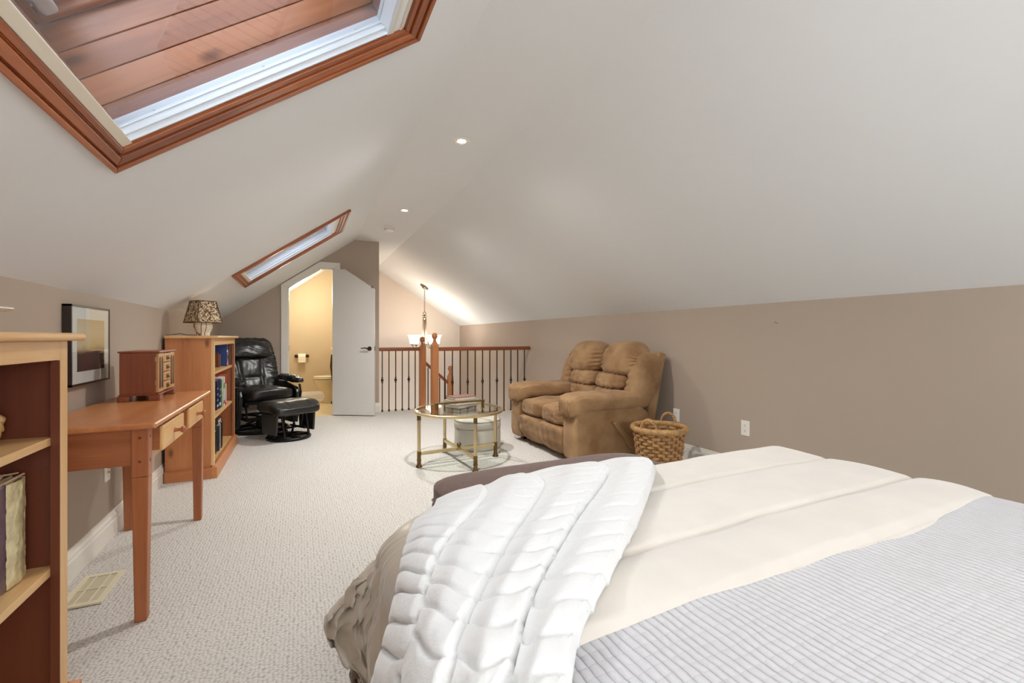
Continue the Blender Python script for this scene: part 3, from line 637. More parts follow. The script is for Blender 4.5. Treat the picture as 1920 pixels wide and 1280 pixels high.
# ------------------------------------------------------------------ table lamp on the far bookcase
lx, ly, lz = -.705, 4.31, 1.092
t = thing('table_lamp', 'small table lamp with floral square shade on the far bookcase', 'lamp', (lx, ly, lz), math.radians(38))
vm = M(); vm.lathe([(.001, 0), (.045, 0), (.048, .006), (.044, .012), (.056, .04), (.066, .07), (.066, .09), (.056, .108), (.040, .118), (.02, .122), (.012, .14), (.008, .2)], (0, 0, 0), 28, caps=False)
def lampvase():
    m, nt, N, K, b = newmat('cream_ceramic_twig'); tc = N.new('ShaderNodeTexCoord'); mp = N.new('ShaderNodeMapping'); K.new(tc.outputs['Object'], mp.inputs[0]); mp.inputs['Scale'].default_value = (1, 1, .35)
    n = N.new('ShaderNodeTexVoronoi'); n.feature = 'DISTANCE_TO_EDGE'; n.inputs['Scale'].default_value = 15; K.new(mp.outputs[0], n.inputs[0])
    r = N.new('ShaderNodeValToRGB'); K.new(n.outputs[0], r.inputs[0]); e = r.color_ramp.elements; e[0].position = .02; e[0].color = lin((120, 76, 52)); e[1].position = .06; e[1].color = lin((224, 216, 196)); K.new(r.outputs[0], b.inputs['Base Color']); b.inputs['Roughness'].default_value = .25
    return m
vm.build('lamp_base', lampvase(), t, smooth=60, local=True)
def floral():
    m, nt, N, K, b = newmat('floral_shade_cloth'); tc = N.new('ShaderNodeTexCoord')
    v = N.new('ShaderNodeTexVoronoi'); v.inputs['Scale'].default_value = 46; K.new(tc.outputs['Object'], v.inputs[0])
    n = N.new('ShaderNodeTexNoise'); n.inputs['Scale'].default_value = 55; n.inputs['Detail'].default_value = 3; n.inputs['Distortion'].default_value = 1.4; K.new(tc.outputs['Object'], n.inputs[0])
    r = N.new('ShaderNodeValToRGB'); K.new(n.outputs[0], r.inputs[0]); e = r.color_ramp.elements; e[0].position = .46; e[0].color = lin((104, 72, 42)); e[1].position = .54; e[1].color = lin((222, 204, 172))
    r2 = N.new('ShaderNodeValToRGB'); K.new(v.outputs['Distance'], r2.inputs[0]); e = r2.color_ramp.elements; e[0].position = .25; e[0].color = lin((150, 96, 80)); e[1].position = .34; e[1].color = (1, 1, 1, 1)
    mm = N.new('ShaderNodeMix'); mm.data_type = 'RGBA'; mm.blend_type = 'MULTIPLY'; mm.inputs[0].default_value = .7; K.new(r.outputs[0], mm.inputs[6]); K.new(r2.outputs[0], mm.inputs[7]); K.new(mm.outputs[2], b.inputs['Base Color']); b.inputs['Roughness'].default_value = .85
    return m
sm = M(); A, B, z0, z1 = .094, .064, .105, .275
def sq(a, z): return [(-a, -a, z), (a, -a, z), (a, a, z), (-a, a, z)]
def bend(a, z, n=6):
    out = []
    c = sq(a, z)
    for i in range(4):
        p, q = Vector(c[i]), Vector(c[(i + 1) % 4])
        for k in range(n):
            f_ = k / n; out.append(p.lerp(q, f_) * (1.0 - .03 * math.sin(PI * f_)) + Vector((0, 0, z * .03 * math.sin(PI * f_))) if False else p.lerp(q, f_))
    return out
loft(sm, [bend(A, z0), bend((A + B) / 2 - .004, (z0 + z1) / 2), bend(B, z1), bend(B - .003, z1), bend(A - .003, z0)], caps=False)
sh = sm.build('lamp_shade', floral(), t, local=True)
br = mat('dark_gold_braid', (96, 70, 40), .7)
m = M()
for a, z in ((A, z0), (B, z1)): m.tube(sq(a + .001, z), .004, 6, closed=True)
for p, q in zip(sq(A, z0), sq(B, z1)): m.tube([p, q], .0035, 6)
m.build('shade_braid', br, sh, smooth=60, local=True)
point('table_lamp_bulb', (lx, ly, lz + .15), .35, (1, .82, .6), .025)
cd = M(); cd.tube([(lx - .05, ly - .01, lz + .006), (lx - .1, ly - .04, lz + .006), (lx - .14, ly - .05, lz + .016), (lx - .185, ly - .1, lz + .008), (lx - .198, ly - .2, lz + .004)], .003, 6)
tag(cd.build('lamp_cord', mat('brown_cord', (96, 78, 58), .6)), 'thin brown lamp cord trailing over the far bookcase top', 'cord')

# ------------------------------------------------------------------ writing desk
y0, y1, x0, x1, ZT = 2.10, 3.25, -.905, -.492, .757
t = thing('writing_desk', 'narrow wooden writing desk with two small drawers against the left wall', 'desk', ((x0 + x1) / 2, (y0 + y1) / 2, 0))
M().box(x0, x1, y0, y1, ZT - .022, ZT).build('desk_top', deskY, t, bevel=.008, seg=3)
lw = .052
for lx_, ly_ in ((x1 - .03 - lw, y0 + .03), (x1 - .03 - lw, y1 - .03 - lw), (x0 + .01, y0 + .03), (x0 + .01, y1 - .03 - lw)):
    m = M(); k = .007; a, b = lx_, ly_
    m.hexa([(a + k, b + k, 0), (a + lw - k, b + k, 0), (a + lw - k, b + lw - k, 0), (a + k, b + lw - k, 0), (a, b, .55), (a + lw, b, .55), (a + lw, b + lw, .55), (a, b + lw, .55)])
    m.box(a, a + lw, b, b + lw, .55, ZT - .022)
    lg = m.build('leg', deskZ, t, bevel=.004)
    for z in (.70, .61):
        M().cyl((a + lw * .5, b - .0015, z), (a + lw * .5, b + .004, z), .005, n=10).build('peg', pine_dark, lg)
        M().cyl((a + lw - .004, b + lw * .5, z), (a + lw + .0015, b + lw * .5, z), .005, n=10).build('peg', pine_dark, lg)
AZ = .575
for b in (y0 + .042, y1 - .042 - .018): M().box(x0 + .06, x1 - .03 - lw, b, b + .018, AZ + .02, ZT - .022).build('end_apron', deskX, t, bevel=.002)
M().box(x1 - .064, x1 - .046, y0 + .03 + lw, y1 - .03 - lw, AZ + .02, ZT - .022).build('front_apron', desk_face, t, bevel=.002)
M().box(x0 + .012, x0 + .03, y0 + .03 + lw, y1 - .03 - lw, AZ + .02, ZT - .022).build('back_apron', deskX, t)
for (ya, yb) in ((2.24, 2.60), (2.72, 3.06)):
    d = M().box(x1 - .022, x1 - .009, ya, yb, .622, .722).build('drawer', desk_face, t, bevel=.005)
    M().box(x1 - .060, x1 - .020, ya + .004, yb - .004, .626, .718).build('drawer_box', deskX, d, bevel=.002)
    k = M().lathe([(.011, 0), (.008, .008), (.007, .02), (.014, .028), (.016, .034), (.012, .040), (.001, .042)], (0, 0, 0), 16, caps=False)
    k.v = [(x1 - .009 + p[2], (ya + yb) / 2 + p[0], .672 + p[1]) for p in k.v]; k.build('knob', deskX, d, smooth=50)

# ------------------------------------------------------------------ jewellery box on the desk
jx0, jx1, jy0, jy1, jz = -.812, -.655, 2.84, 3.165, .757
t = thing('jewelry_box', 'brown wooden jewelry box with arched door panes standing on the desk', 'jewelry box', ((jx0 + jx1) / 2, (jy0 + jy1) / 2, jz))
jw = wood('jewelry_wood', (150, 82, 48), (118, 60, 36), 2); jwf = wood('jewelry_front', (206, 158, 104), (176, 124, 76), 2)
M().box(jx0, jx1 - .012, jy0, jy1, jz + .036, jz + .243).build('body', jw, t, bevel=.002)
M().box(jx0 - .006, jx1 + .006, jy0 - .006, jy1 + .006, jz + .243, jz + .252).build('lid', jw, t, bevel=.003)
m = M(); m.box(jx0 - .004, jx1 + .004, jy0 - .004, jy1 + .004, jz + .028, jz + .036)
m.build('base_moulding', jw, t, bevel=.003)
for ya, yb in ((jy0 - .008, jy0 + .05), (jy1 - .05, jy1 + .008)):
    for xa, xb2 in ((jx0 - .008, jx0 + .04), (jx1 - .04, jx1 + .008)):
        M().box(xa, xb2, ya, yb, jz, jz + .028).build('bracket_foot', jw, t, bevel=.004)
# front: door (near third), four drawers, door (far third)
fx = jx1 - .012
for (ya, yb) in ((jy0 + .004, jy0 + .100), (jy1 - .100, jy1 - .004)):
    d = M().box(fx, fx + .012, ya, yb, jz + .040, jz + .240).build('door', jwf, t, bevel=.002)
    for k in (0, 1):
        c = ya + .027 + .042 * k; hw = .013
        poly = [(c - hw, jz + .06), (c + hw, jz + .06), (c + hw, jz + .195)] + [(c + hw * math.cos(a), jz + .195 + .028 * math.sin(a)) for a in [PI * i / 8 for i in range(1, 8)]] + [(c - hw, jz + .195)]
        M().prism(poly, 'x', fx + .0118, fx + .0135).build('arched_pane', mat('dark_pane', (58, 34, 26), .2), d)
    hg = M(); yy = ya - .002 if ya < 3 else yb - .002
    for z in (jz + .08, jz + .20): hg.box(fx - .003, fx + .004, yy - .002, yy + .004, z, z + .022)
    hg.build('hinge', brass, d)
for k in range(4):
    za = jz + .042 + .0495 * k
    d = M().box(fx, fx + .014, jy0 + .106, jy1 - .106, za, za + .046).build('drawer', jwf, t, bevel=.004)
    m = M(); c = (jy0 + jy1) / 2; m.box(fx + .014, fx + .0165, c - .022, c + .022, za + .012, za + .034); m.tube([(fx + .016, c - .014, za + .026), (fx + .022, c - .012, za + .016), (fx + .022, c + .012, za + .016), (fx + .016, c + .014, za + .026)], .002, 5)
    m.build('pull', brass_dk, d)

# ------------------------------------------------------------------ framed picture on the left wall
py0, py1, pz0, pz1 = 2.575, 3.01, .862, 1.225
t = thing('framed_picture', 'framed abstract picture of pale sky over dark red field, left wall', 'picture', (XL, (py0 + py1) / 2, (pz0 + pz1) / 2))
fm = M(); fw = .009
for a, b, c, d in ((py0, py0 + fw, pz0, pz1), (py1 - fw, py1, pz0, pz1), (py0, py1, pz0, pz0 + fw), (py0, py1, pz1 - fw, pz1)): fm.box(XL + .001, XL + .032, a, b, c, d)
fm.build('frame', mat('dark_frame', (44, 32, 26), .4), t)
M().box(XL + .004, XL + .0285, py0 + fw, py1 - fw, pz0 + fw, pz1 - fw).build('mat_board', mat('cream_mat', (242, 236, 222), .8), t)
ay0, ay1, az0, az1 = py0 + .065, py1 - .065, pz0 + .062, pz1 - .062
def art():
    m, nt, N, K, b = newmat('abstract_print'); b.inputs['Roughness'].default_value = .6
    tc = N.new('ShaderNodeTexCoord'); sp = N.new('ShaderNodeSeparateXYZ'); K.new(tc.outputs['Generated'], sp.inputs[0])
    n = N.new('ShaderNodeTexNoise'); n.inputs['Scale'].default_value = 5; n.inputs['Detail'].default_value = 6; K.new(tc.outputs['Generated'], n.inputs[0])
    ad = N.new('ShaderNodeMath'); ad.operation = 'MULTIPLY_ADD'; K.new(n.outputs[0], ad.inputs[0]); ad.inputs[1].default_value = .12; K.new(sp.outputs[2], ad.inputs[2])
    r = N.new('ShaderNodeValToRGB'); K.new(ad.outputs[0], r.inputs[0]); e = r.color_ramp.elements
    e[0].position = .05; e[0].color = lin((62, 42, 34)); e[1].position = 1.0; e[1].color = lin((216, 186, 134))
    for p, c in ((.40, (52, 36, 30)), (.44, (150, 112, 62)), (.55, (212, 182, 122)), (.8, (224, 202, 156))): q = e.new(p); q.color = lin(c)
    # reddish smoulder low on the left
    vd = N.new('ShaderNodeVectorMath'); vd.operation = 'DISTANCE'; K.new(tc.outputs['Generated'], vd.inputs[0]); vd.inputs[1].default_value = (.5, .3, .26)
    r2 = N.new('ShaderNodeValToRGB'); K.new(vd.outputs['Value'], r2.inputs[0]); e2 = r2.color_ramp.elements; e2[0].position = .0; e2[0].color = (1, 1, 1, 1); e2[1].position = .6; e2[1].color = (0, 0, 0, 1)
    n2 = N.new('ShaderNodeTexNoise'); n2.inputs['Scale'].default_value = 9; n2.inputs['Detail'].default_value = 5; K.new(tc.outputs['Generated'], n2.inputs[0])
    mu = N.new('ShaderNodeMath'); mu.operation = 'MULTIPLY'; K.new(r2.outputs[0], mu.inputs[0]); K.new(n2.outputs[0], mu.inputs[1])
    lt = N.new('ShaderNodeMath'); lt.operation = 'LESS_THAN'; K.new(ad.outputs[0], lt.inputs[0]); lt.inputs[1].default_value = .43
    mu2 = N.new('ShaderNodeMath'); mu2.operation = 'MULTIPLY'; K.new(mu.outputs[0], mu2.inputs[0]); K.new(lt.outputs[0], mu2.inputs[1])
    mm = N.new('ShaderNodeMix'); mm.data_type = 'RGBA'; K.new(mu2.outputs[0], mm.inputs[0]); K.new(r.outputs[0], mm.inputs[6]); mm.inputs[7].default_value = lin((210, 80, 40)); K.new(mm.outputs[2], b.inputs['Base Color'])
    return m
M().box(XL + .0280, XL + .0292, ay0, ay1, az0, az1).build('print', art(), t)
M().box(XL + .0300, XL + .0308, py0 + fw, py1 - fw, pz0 + fw, pz1 - fw).build('glazing', m_skyglass, t)

# ------------------------------------------------------------------ wall plates
def outlet(x, sg, y, z, label, kind='duplex'):
    t = thing('wall_outlet', label, 'outlet', (x, y, z), 0, 'wall outlets')
    M().box(min(x, x + sg * .006), max(x, x + sg * .006), y - .036, y + .036, z - .058, z + .058).build('cover_plate', m_white_plate, t, bevel=.002)
    if kind == 'duplex':
        for dz in (-.02, .02):
            r = M().box(min(x + sg * .006, x + sg * .008), max(x + sg * .006, x + sg * .008), y - .016, y + .016, z + dz - .013, z + dz + .013).build('receptacle', m_white_plate, t, bevel=.001)
            m = M()
            for dy in (-.006, .006): m.box(min(x + sg * .008, x + sg * .0085), max(x + sg * .008, x + sg * .0085), y + dy - .001, y + dy + .001, z + dz - .001, z + dz + .007)
            m.cyl((x + sg * .008, y, z + dz - .007), (x + sg * .0085, y, z + dz - .007), .0025, n=8); m.build('slot', dark_slot, r)
    else:
        for dz in (-.012, .012):
            M().cyl((x + sg * .006, y, z + dz), (x + sg * .018, y, z + dz), .006, n=10).build('jack', brass, t, smooth=40)
outlet(XL, 1, 3.07, .375, 'white wall plate with two brass jacks, under the desk', 'jack'); outlet(XL, 1, 3.34, .375, 'white wall outlet beside the desk back leg, left wall')
outlet(XR, -1, 2.35, .381, 'white wall outlet nearest the bed, right wall'); outlet(XR, -1, 3.05, .372, 'white wall outlet shaded behind the loveseat, above the basket')
t = thing('wall_hook', 'pair of tiny pale hooks on the right wall', 'hook', (XR, 2.10, 1.19))
for dy in (-.012, .012):
    m = M(); m.cyl((XR, 2.10 + dy, 1.19), (XR - .01, 2.10 + dy, 1.19), .006, .005, 10); m.tube([(XR - .01, 2.10 + dy, 1.19), (XR - .02, 2.10 + dy, 1.188), (XR - .022, 2.10 + dy, 1.198)], .002, 6); m.build('peg', mat('pale_brass', (220, 204, 176), .35, .6), t, smooth=50)
# floor register
t = thing('floor_register', 'cream metal floor register in the carpet beside the desk', 'vent', (-.80, 2.48, 0))
vx0, vx1, vy0, vy1 = -.872, -.728, 2.352, 2.632
vm_ = mat('cream_metal', (226, 218, 190), .45)
m = M(); m.box(vx0, vx0 + .022, vy0, vy1, .003, .010); m.box(vx1 - .022, vx1, vy0, vy1, .003, .010); m.box(vx0 + .022, vx1 - .022, vy0, vy0 + .022, .003, .010); m.box(vx0 + .022, vx1 - .022, vy1 - .022, vy1, .003, .010)
for k in (1, 2): m.box(vx0 + .144 * k / 3 - .003, vx0 + .144 * k / 3 + .003, vy0 + .022, vy1 - .022, .004, .009)
m.box(vx0 + .022, vx1 - .022, (vy0 + vy1) / 2 - .004, (vy0 + vy1) / 2 + .004, .0045, .0095)
m.build('frame', vm_, t)
m = M(); n_ = 26
for k in range(n_):
    y = vy0 + .024 + (vy1 - vy0 - .048) * (k + .5) / n_
    m.hexa([(vx0 + .02, y - .004, .001), (vx1 - .02, y - .004, .001), (vx1 - .02, y - .002, .001), (vx0 + .02, y - .002, .001), (vx0 + .02, y + .001, .007), (vx1 - .02, y + .001, .007), (vx1 - .02, y + .003, .007), (vx0 + .02, y + .003, .007)])
tag(m.build('louvres', vm_, t), kind='stuff')
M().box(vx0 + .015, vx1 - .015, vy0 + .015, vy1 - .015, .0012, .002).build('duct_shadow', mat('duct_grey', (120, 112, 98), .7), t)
# ------------------------------------------------------------------ loveseat recliner (faces -x, back to the right wall)
SX0, SX1, SY0, SY1 = 2.03, 3.02, 3.08, 4.36
t = thing('reclining_loveseat', 'tan microsuede reclining loveseat against the right wall', 'loveseat', ((SX0 + SX1) / 2, (SY0 + SY1) / 2, 0))
SYM = (SY0 + SY1) / 2; ARW = .235
def wr(q, a, f, ph=0.0): return a * (nz(q[0] * f + ph, q[1] * f, q[2] * f) + .5 * nz(q[0] * f * 2.3, q[1] * f * 2.3 + ph, q[2] * f * 2.3))
def chan(u, n, wid=.10):   # 0 at a seam, 1 on the roll between seams; u in 0..1
    x = (u * n) % 1.0; d = min(x, 1 - x); return min(1.0, d / wid) ** .5
M().box(SX0 + .10, SX1 - .14, SY0 + .03, SY1 - .03, .035, .34).build('base_frame', suede, t, bevel=.02)
for fx_ in (SX0 + .14, SX1 - .2):
    for fy in (SY0 + .08, SY1 - .08): M().box(fx_ - .03, fx_ + .03, fy - .03, fy + .03, 0, .04).build('foot', black_metal, t)
# arm side panels: front edge rounded, top following the arm, rear dropping behind the back
for sg, ya, yb in ((-1, SY0, SY0 + ARW), (1, SY1 - ARW, SY1)):
    yo, yi = (ya, yb) if sg < 0 else (yb, ya)
    prof = [(SX0 + .02, .045), (SX0 + .005, .12), (SX0 + .005, .36), (SX0 + .03, .46), (SX0 + .10, .50), (SX0 + .50, .515), (SX0 + .66, .50), (SX0 + .78, .42), (SX0 + .84, .30), (SX0 + .85, .045)]
    m = M().prism(prof, 'y', ya + .018, yb - .018)
    m.build('arm_panel', suede, t, bevel=.028, seg=4, smooth=60)
    def fn(q, sg=sg):
        g = .010 * math.sin(q[1] * 26) * sstep(.45, 1, -q[0]) + wr(q, .010, 2.4, sg * 3)
        c = 1 - .75 * math.exp(-((q[0] - .08) / .05) ** 2) * .25
        d = .018 * math.exp(-((q[0] - .12) / .06) ** 2) * sstep(-.1, .5, q[2])
        tw = -.05 * sstep(.1, 1, q[0]) ** 2; lo = -.065 * sstep(.55, 1.0, -q[0]) * sstep(.5, -.9, q[2])
        return (g * .6, sg * (-.012) + .014 * q[1] * math.sin(q[0] * 17) * 0, g - d + lo + tw * max(q[2], 0) * .6)
    M().puffy((SX0 + .36, (ya + yb) / 2 , .530), (.405, ARW / 2 + .034, .078), 3.6, 24, fn).build('arm_pad', suede, t, smooth=180)
    sm = M(); sm.tube([(SX0 + .008, yi - sg * -.0 + (-sg) * .0, .10), (SX0 + .004, yi, .34)], .004, 6)
# seat cushions: one per seat, channels running front to back and over the front edge
yA, yB2 = SY0 + ARW - .01, SY1 - ARW + .01; wS = (yB2 - yA) / 2
for k in range(2):
    cy = yA + wS * (k + .5)
    def fn(q, k=k):
        u = (q[1] + 1) / 2; c = chan(u, 3, .12)
        up = sstep(-.2, .4, q[2]); fr = sstep(.2, .9, -q[0])
        fill = (1 - c) * -.022
        g = .006 * math.sin(q[1] * 60 + q[2] * 4) * sstep(.35, .75, fr) * sstep(.2, -.8, q[2])
        return (-fill * fr + wr(q, .006, 3, k) - g, 0, fill * up + wr(q, .010, 2.2, k * 5) + .020 * (1 - q[1] ** 2) * up)
    M().puffy((SX0 + .34, cy, .375), (.345, wS / 2 + .006, .082), 4.5, 26, fn).build('seat_cushion', suede, t, smooth=180)
    # footrest panel below: gathered vertical channels
    def fn2(q, k=k):
        u = (q[1] + 1) / 2; c = chan(u, 4, .14); fr = sstep(.1, .9, -q[0])
        g = .007 * math.sin(q[1] * 46) * (sstep(.3, .95, q[2]) + sstep(.3, .95, -q[2]))
        return (-(c - 1) * -.016 * -1 * fr * -1 - g * fr + wr(q, .005, 3, k + 9) - .05 * sstep(.0, 1, q[2]) * fr * .5 + .05 * sstep(0, 1, -q[2]), 0, 0)
    M().puffy((SX0 + .075, cy, .175), (.085, wS / 2 + .004, .128), 5, 24, fn2).build('footrest_panel', suede, t, smooth=180)
# backs: per seat a big head pillow, a lumbar band and a lower band; leaning back
def lean(p):  # shear the back towards the wall with height
    return (p[0] + (p[2] - .45) * .24, p[1], p[2])
yA2, yB3 = SY0 + .09, SY1 - .09; wB = (yB3 - yA2) / 2
for k in range(2):
    cy = yA2 + wB * (k + .5); out = -1 if k == 0 else 1
    def fh(q, k=k, out=out):
        o = q[1] * out  # +1 towards the outer end
        dz = -.10 * sstep(.35, 1, o) * sstep(-.2, 1, q[2]); fr = sstep(.0, .8, -q[0])
        pl = .013 * math.sin(q[2] * 24 + q[1] * 5) * sstep(.55, .85, abs(q[1])) * fr + .006 * math.sin(q[1] * 38) * sstep(-.4, -.85, q[2]) * fr
        return (-.035 * (1 - q[1] ** 2) * fr + pl + wr(q, .010, 2, k), 0, dz + .018 * (1 - q[1] ** 2) * sstep(.2, 1, q[2]))
    m = M().puffy((SX1 - .185 - .10, cy, .865), (.130, wB / 2 + .030, .160), 2.7, 26, fh); m.v = [lean(p) for p in m.v]
    m.v = [(p[0] - .0, p[1] + out * .026, p[2]) for p in m.v]
    m.build('head_pillow', suede, t, smooth=180)
    def fl(q, k=k):
        u = (q[1] + 1) / 2; c = chan(u, 4, .16); fr = sstep(.0, .7, -q[0])
        return ((1 - c) * .014 * fr - .02 * (1 - q[1] ** 2) * fr + wr(q, .006, 2.5, k + 4), 0, .005 * math.sin(q[1] * 21))
    m = M().puffy((SX1 - .31, cy, .665), (.115, wB / 2 - .045, .078), 3.4, 22, fl); m.v = [lean((p[0], p[1] - out * .045, p[2])) for p in m.v]
    m.build('lumbar_cushion', suede, t, smooth=180)
    m = M().puffy((SX1 - .31, cy, .535), (.10, wB / 2 - .045, .068), 3.4, 18, fl); m.v = [lean((p[0], p[1] - out * .045, p[2])) for p in m.v]
    m.build('lower_back_cushion', suede, t, smooth=180)
    # outer wing that wraps round the side of the back
    def fw_(q, k=k, out=out):
        pl = .009 * math.sin(q[2] * 26) * sstep(.3, .8, -q[0]) * sstep(.2, -.6, q[1] * out)
        return (pl + wr(q, .010, 2, k + 7) - .03 * sstep(.0, -1, q[2]), 0, -.025 * sstep(.2, 1, q[1] * out) * sstep(0, 1, q[2]))
    m = M().puffy((SX1 - .255, (SY0 + .085) if k == 0 else (SY1 - .085), .690), (.155, .092, .250), 3.2, 24, fw_); m.v = [lean(p) for p in m.v]
    m.build('back_wing', suede, t, smooth=180)
# flat outer back shell
m = M(); x = SX1 - .23
m.hexa([(x, SY0 + .015, .30), (x + .10, SY0 + .02, .30), (x + .10, SY1 - .02, .30), (x, SY1 - .015, .30), (x + .15, SY0 + .02, .95), (x + .265, SY0 + .045, .93), (x + .265, SY1 - .045, .93), (x + .15, SY1 - .02, .95)])
m.build('back_shell', suede, t, bevel=.02, seg=3, smooth=50)
# recline lever on the near side
m = M()
lp = [(SX0 + .36, .355), (SX0 + .395, .365), (SX0 + .47, .285), (SX0 + .545, .215), (SX0 + .61, .19), (SX0 + .635, .16), (SX0 + .615, .125), (SX0 + .56, .115), (SX0 + .53, .14), (SX0 + .50, .20), (SX0 + .43, .275)]
m.prism(lp, 'y', SY0 - .028, SY0 + .020); m.build('recline_lever', mat('tan_lever', (150, 114, 76), .6), t, bevel=.010, seg=3, smooth=50)

# ------------------------------------------------------------------ wicker basket
bx, by, BZ = 2.62, 2.765, .345
wick = mat('wicker_tan', (196, 152, 98), .55, var=.35, vscale=20)
wickd = mat('wicker_brown', (150, 104, 62), .6, var=.3, vscale=25)
t = thing('wicker_basket', 'round woven wicker basket with two loop handles beside the loveseat', 'basket', (bx, by, 0))
def br_(z): return .150 + .045 * (z / BZ) ** .8
NST = 28
st_ = M()
for k in range(NST):
    a = 2 * PI * k / NST
    for da in (-.018, .018):
        st_.tube([(bx + (br_(z)) * math.cos(a + da), by + (br_(z)) * math.sin(a + da), z) for z in [BZ * i / 6 for i in range(7)]], .0042, 5)
tag(st_.build('stakes', wickd, t, smooth=70), kind='stuff')
wv = M(); rows = 13
for r_ in range(rows):
    z = .012 + (BZ - .035) * r_ / (rows - 1)
    for dz in (-.006, .0, .006):
        P = []
        for i in range(NST * 4):
            a = 2 * PI * i / (NST * 4); off = .0095 * math.cos(NST / 2 * a + PI * r_)
            P.append((bx + (br_(z) + off) * math.cos(a), by + (br_(z) + off) * math.sin(a), z + dz + .003 * math.sin(a * 5 + r_)))
        wv.tube(P, .0044, 5, closed=True)
tag(wv.build('weave', wick, t, smooth=70), kind='stuff')
M().cyl((bx, by, .002), (bx, by, .010), .150, n=32).build('bottom', wickd, t)
rm = M()
for s_ in range(6):   # twisted rope rim
    P = []
    for i in range(180):
        a = 2 * PI * i / 180; tw = a * 22 + s_ * 2 * PI / 6; R = br_(BZ) + .012 + .013 * math.cos(tw)
        P.append((bx + R * math.cos(a), by + R * math.sin(a), BZ + .005 + .017 * math.sin(tw)))
    rm.tube(P, .0078, 5, closed=True)
rm.build('rim', wick, t, smooth=70)
for ha in (math.radians(205), math.radians(25)):
    hd = M()
    for s_ in range(3):
        P = []
        for i in range(41):
            q = i / 40; b2 = PI * q; aa = ha + (.30 * -math.cos(b2)); R = br_(BZ) + .014; tw = q * 20 + s_ * 2.09
            P.append((bx + (R + .008 * math.cos(tw)) * math.cos(aa), by + (R + .008 * math.cos(tw)) * math.sin(aa), BZ - .005 + .098 * math.sin(b2) ** .8 + .008 * math.sin(tw)))
        hd.tube(P, .0075, 6)
    hd.build('handle', wick, t, smooth=70)

# ------------------------------------------------------------------ glass and brass coffee table with things on it
qx, qy, QZ = 1.248, 3.722, .46
t = thing('coffee_table', 'round glass topped coffee table with brass rim and four legs', 'coffee table', (qx, qy, 0))
RT = .388
M().lathe([(RT - .020, QZ - .020), (RT - .006, QZ - .022), (RT, QZ - .014), (RT, QZ - .004), (RT - .006, QZ), (RT - .020, QZ), (RT - .020, QZ - .020)], (qx, qy, 0), 72, caps=False).build('rim', brass, t, smooth=40)
M().cyl((qx, qy, QZ - .011), (qx, qy, QZ - .003), RT - .019, n=64).build('glass_top', m_glass, t)
ang0 = math.atan2(3.351 - 3.722, 1.269 - 1.248)
LR = .355
for k in range(4):
    a = ang0 + PI / 2 * k; x, y = qx + LR * math.cos(a), qy + LR * math.sin(a)
    lg = M().cyl((x, y, .10), (x, y, QZ - .07), .0145, n=8).build('leg', brass, t)
    M().cyl((x, y, QZ - .07), (x, y, QZ - .018), .0165, n=8).build('leg_cap', brass_dk, lg)
    M().lathe([(.028, 0), (.027, .006), (.018, .022), (.0165, .05), (.019, .056), (.019, .062), (.0165, .068), (.0165, .125), (.018, .13), (.001, .131)], (x, y, 0), 12).build('foot', brass_dk, lg, smooth=35)
for k in range(2):
    a = ang0 + PI / 2 * k; d = Vector((math.cos(a), math.sin(a), 0)); n_ = Vector((-d.y, d.x, 0)) * .013
    p, q = Vector((qx, qy, 0)) - d * (LR - .014), Vector((qx, qy, 0)) + d * (LR - .014)
    z0, z1 = (.098, .126) if k == 0 else (.0985, .1255)
    M().hexa([p - n_ + Vector((0, 0, z0)), q - n_ + Vector((0, 0, z0)), q + n_ + Vector((0, 0, z0)), p + n_ + Vector((0, 0, z0)), p - n_ + Vector((0, 0, z1)), q - n_ + Vector((0, 0, z1)), q + n_ + Vector((0, 0, z1)), p + n_ + Vector((0, 0, z1))]).build('stretcher', brass, t, bevel=.003)
M().lathe([(.016, .126), (.010, .132), (.020, .145), (.018, .158), (.006, .166), (.001, .168)], (qx, qy, 0), 14).build('finial', brass_dk, t, smooth=50)
# brass rail stand in front of the books
t = thing('brass_rail_stand', 'long brass rail on small paired posts in front of the books', 'stand', (qx, qy - .1, QZ))
rp, rq = Vector((1.010, 3.640, 0)), Vector((1.462, 3.660, 0))
u_ = (rq - rp).normalized(); n_ = Vector((-u_.y, u_.x, 0)) * .010
M().hexa([rp - n_ + Vector((0, 0, QZ + .058)), rq - n_ + Vector((0, 0, QZ + .058)), rq + n_ + Vector((0, 0, QZ + .058)), rp + n_ + Vector((0, 0, QZ + .058)), rp - n_ + Vector((0, 0, QZ + .074)), rq - n_ + Vector((0, 0, QZ + .074)), rq + n_ + Vector((0, 0, QZ + .074)), rp + n_ + Vector((0, 0, QZ + .074))]).build('rail', brass_dk, t, bevel=.004)
for f_ in (.02, .055, .945, .98):
    p = rp.lerp(rq, f_); M().lathe([(.011, 0), (.011, .004), (.006, .008), (.006, .052), (.009, .058)], (p.x, p.y, QZ), 10).build('post', brass_dk, t, smooth=40)
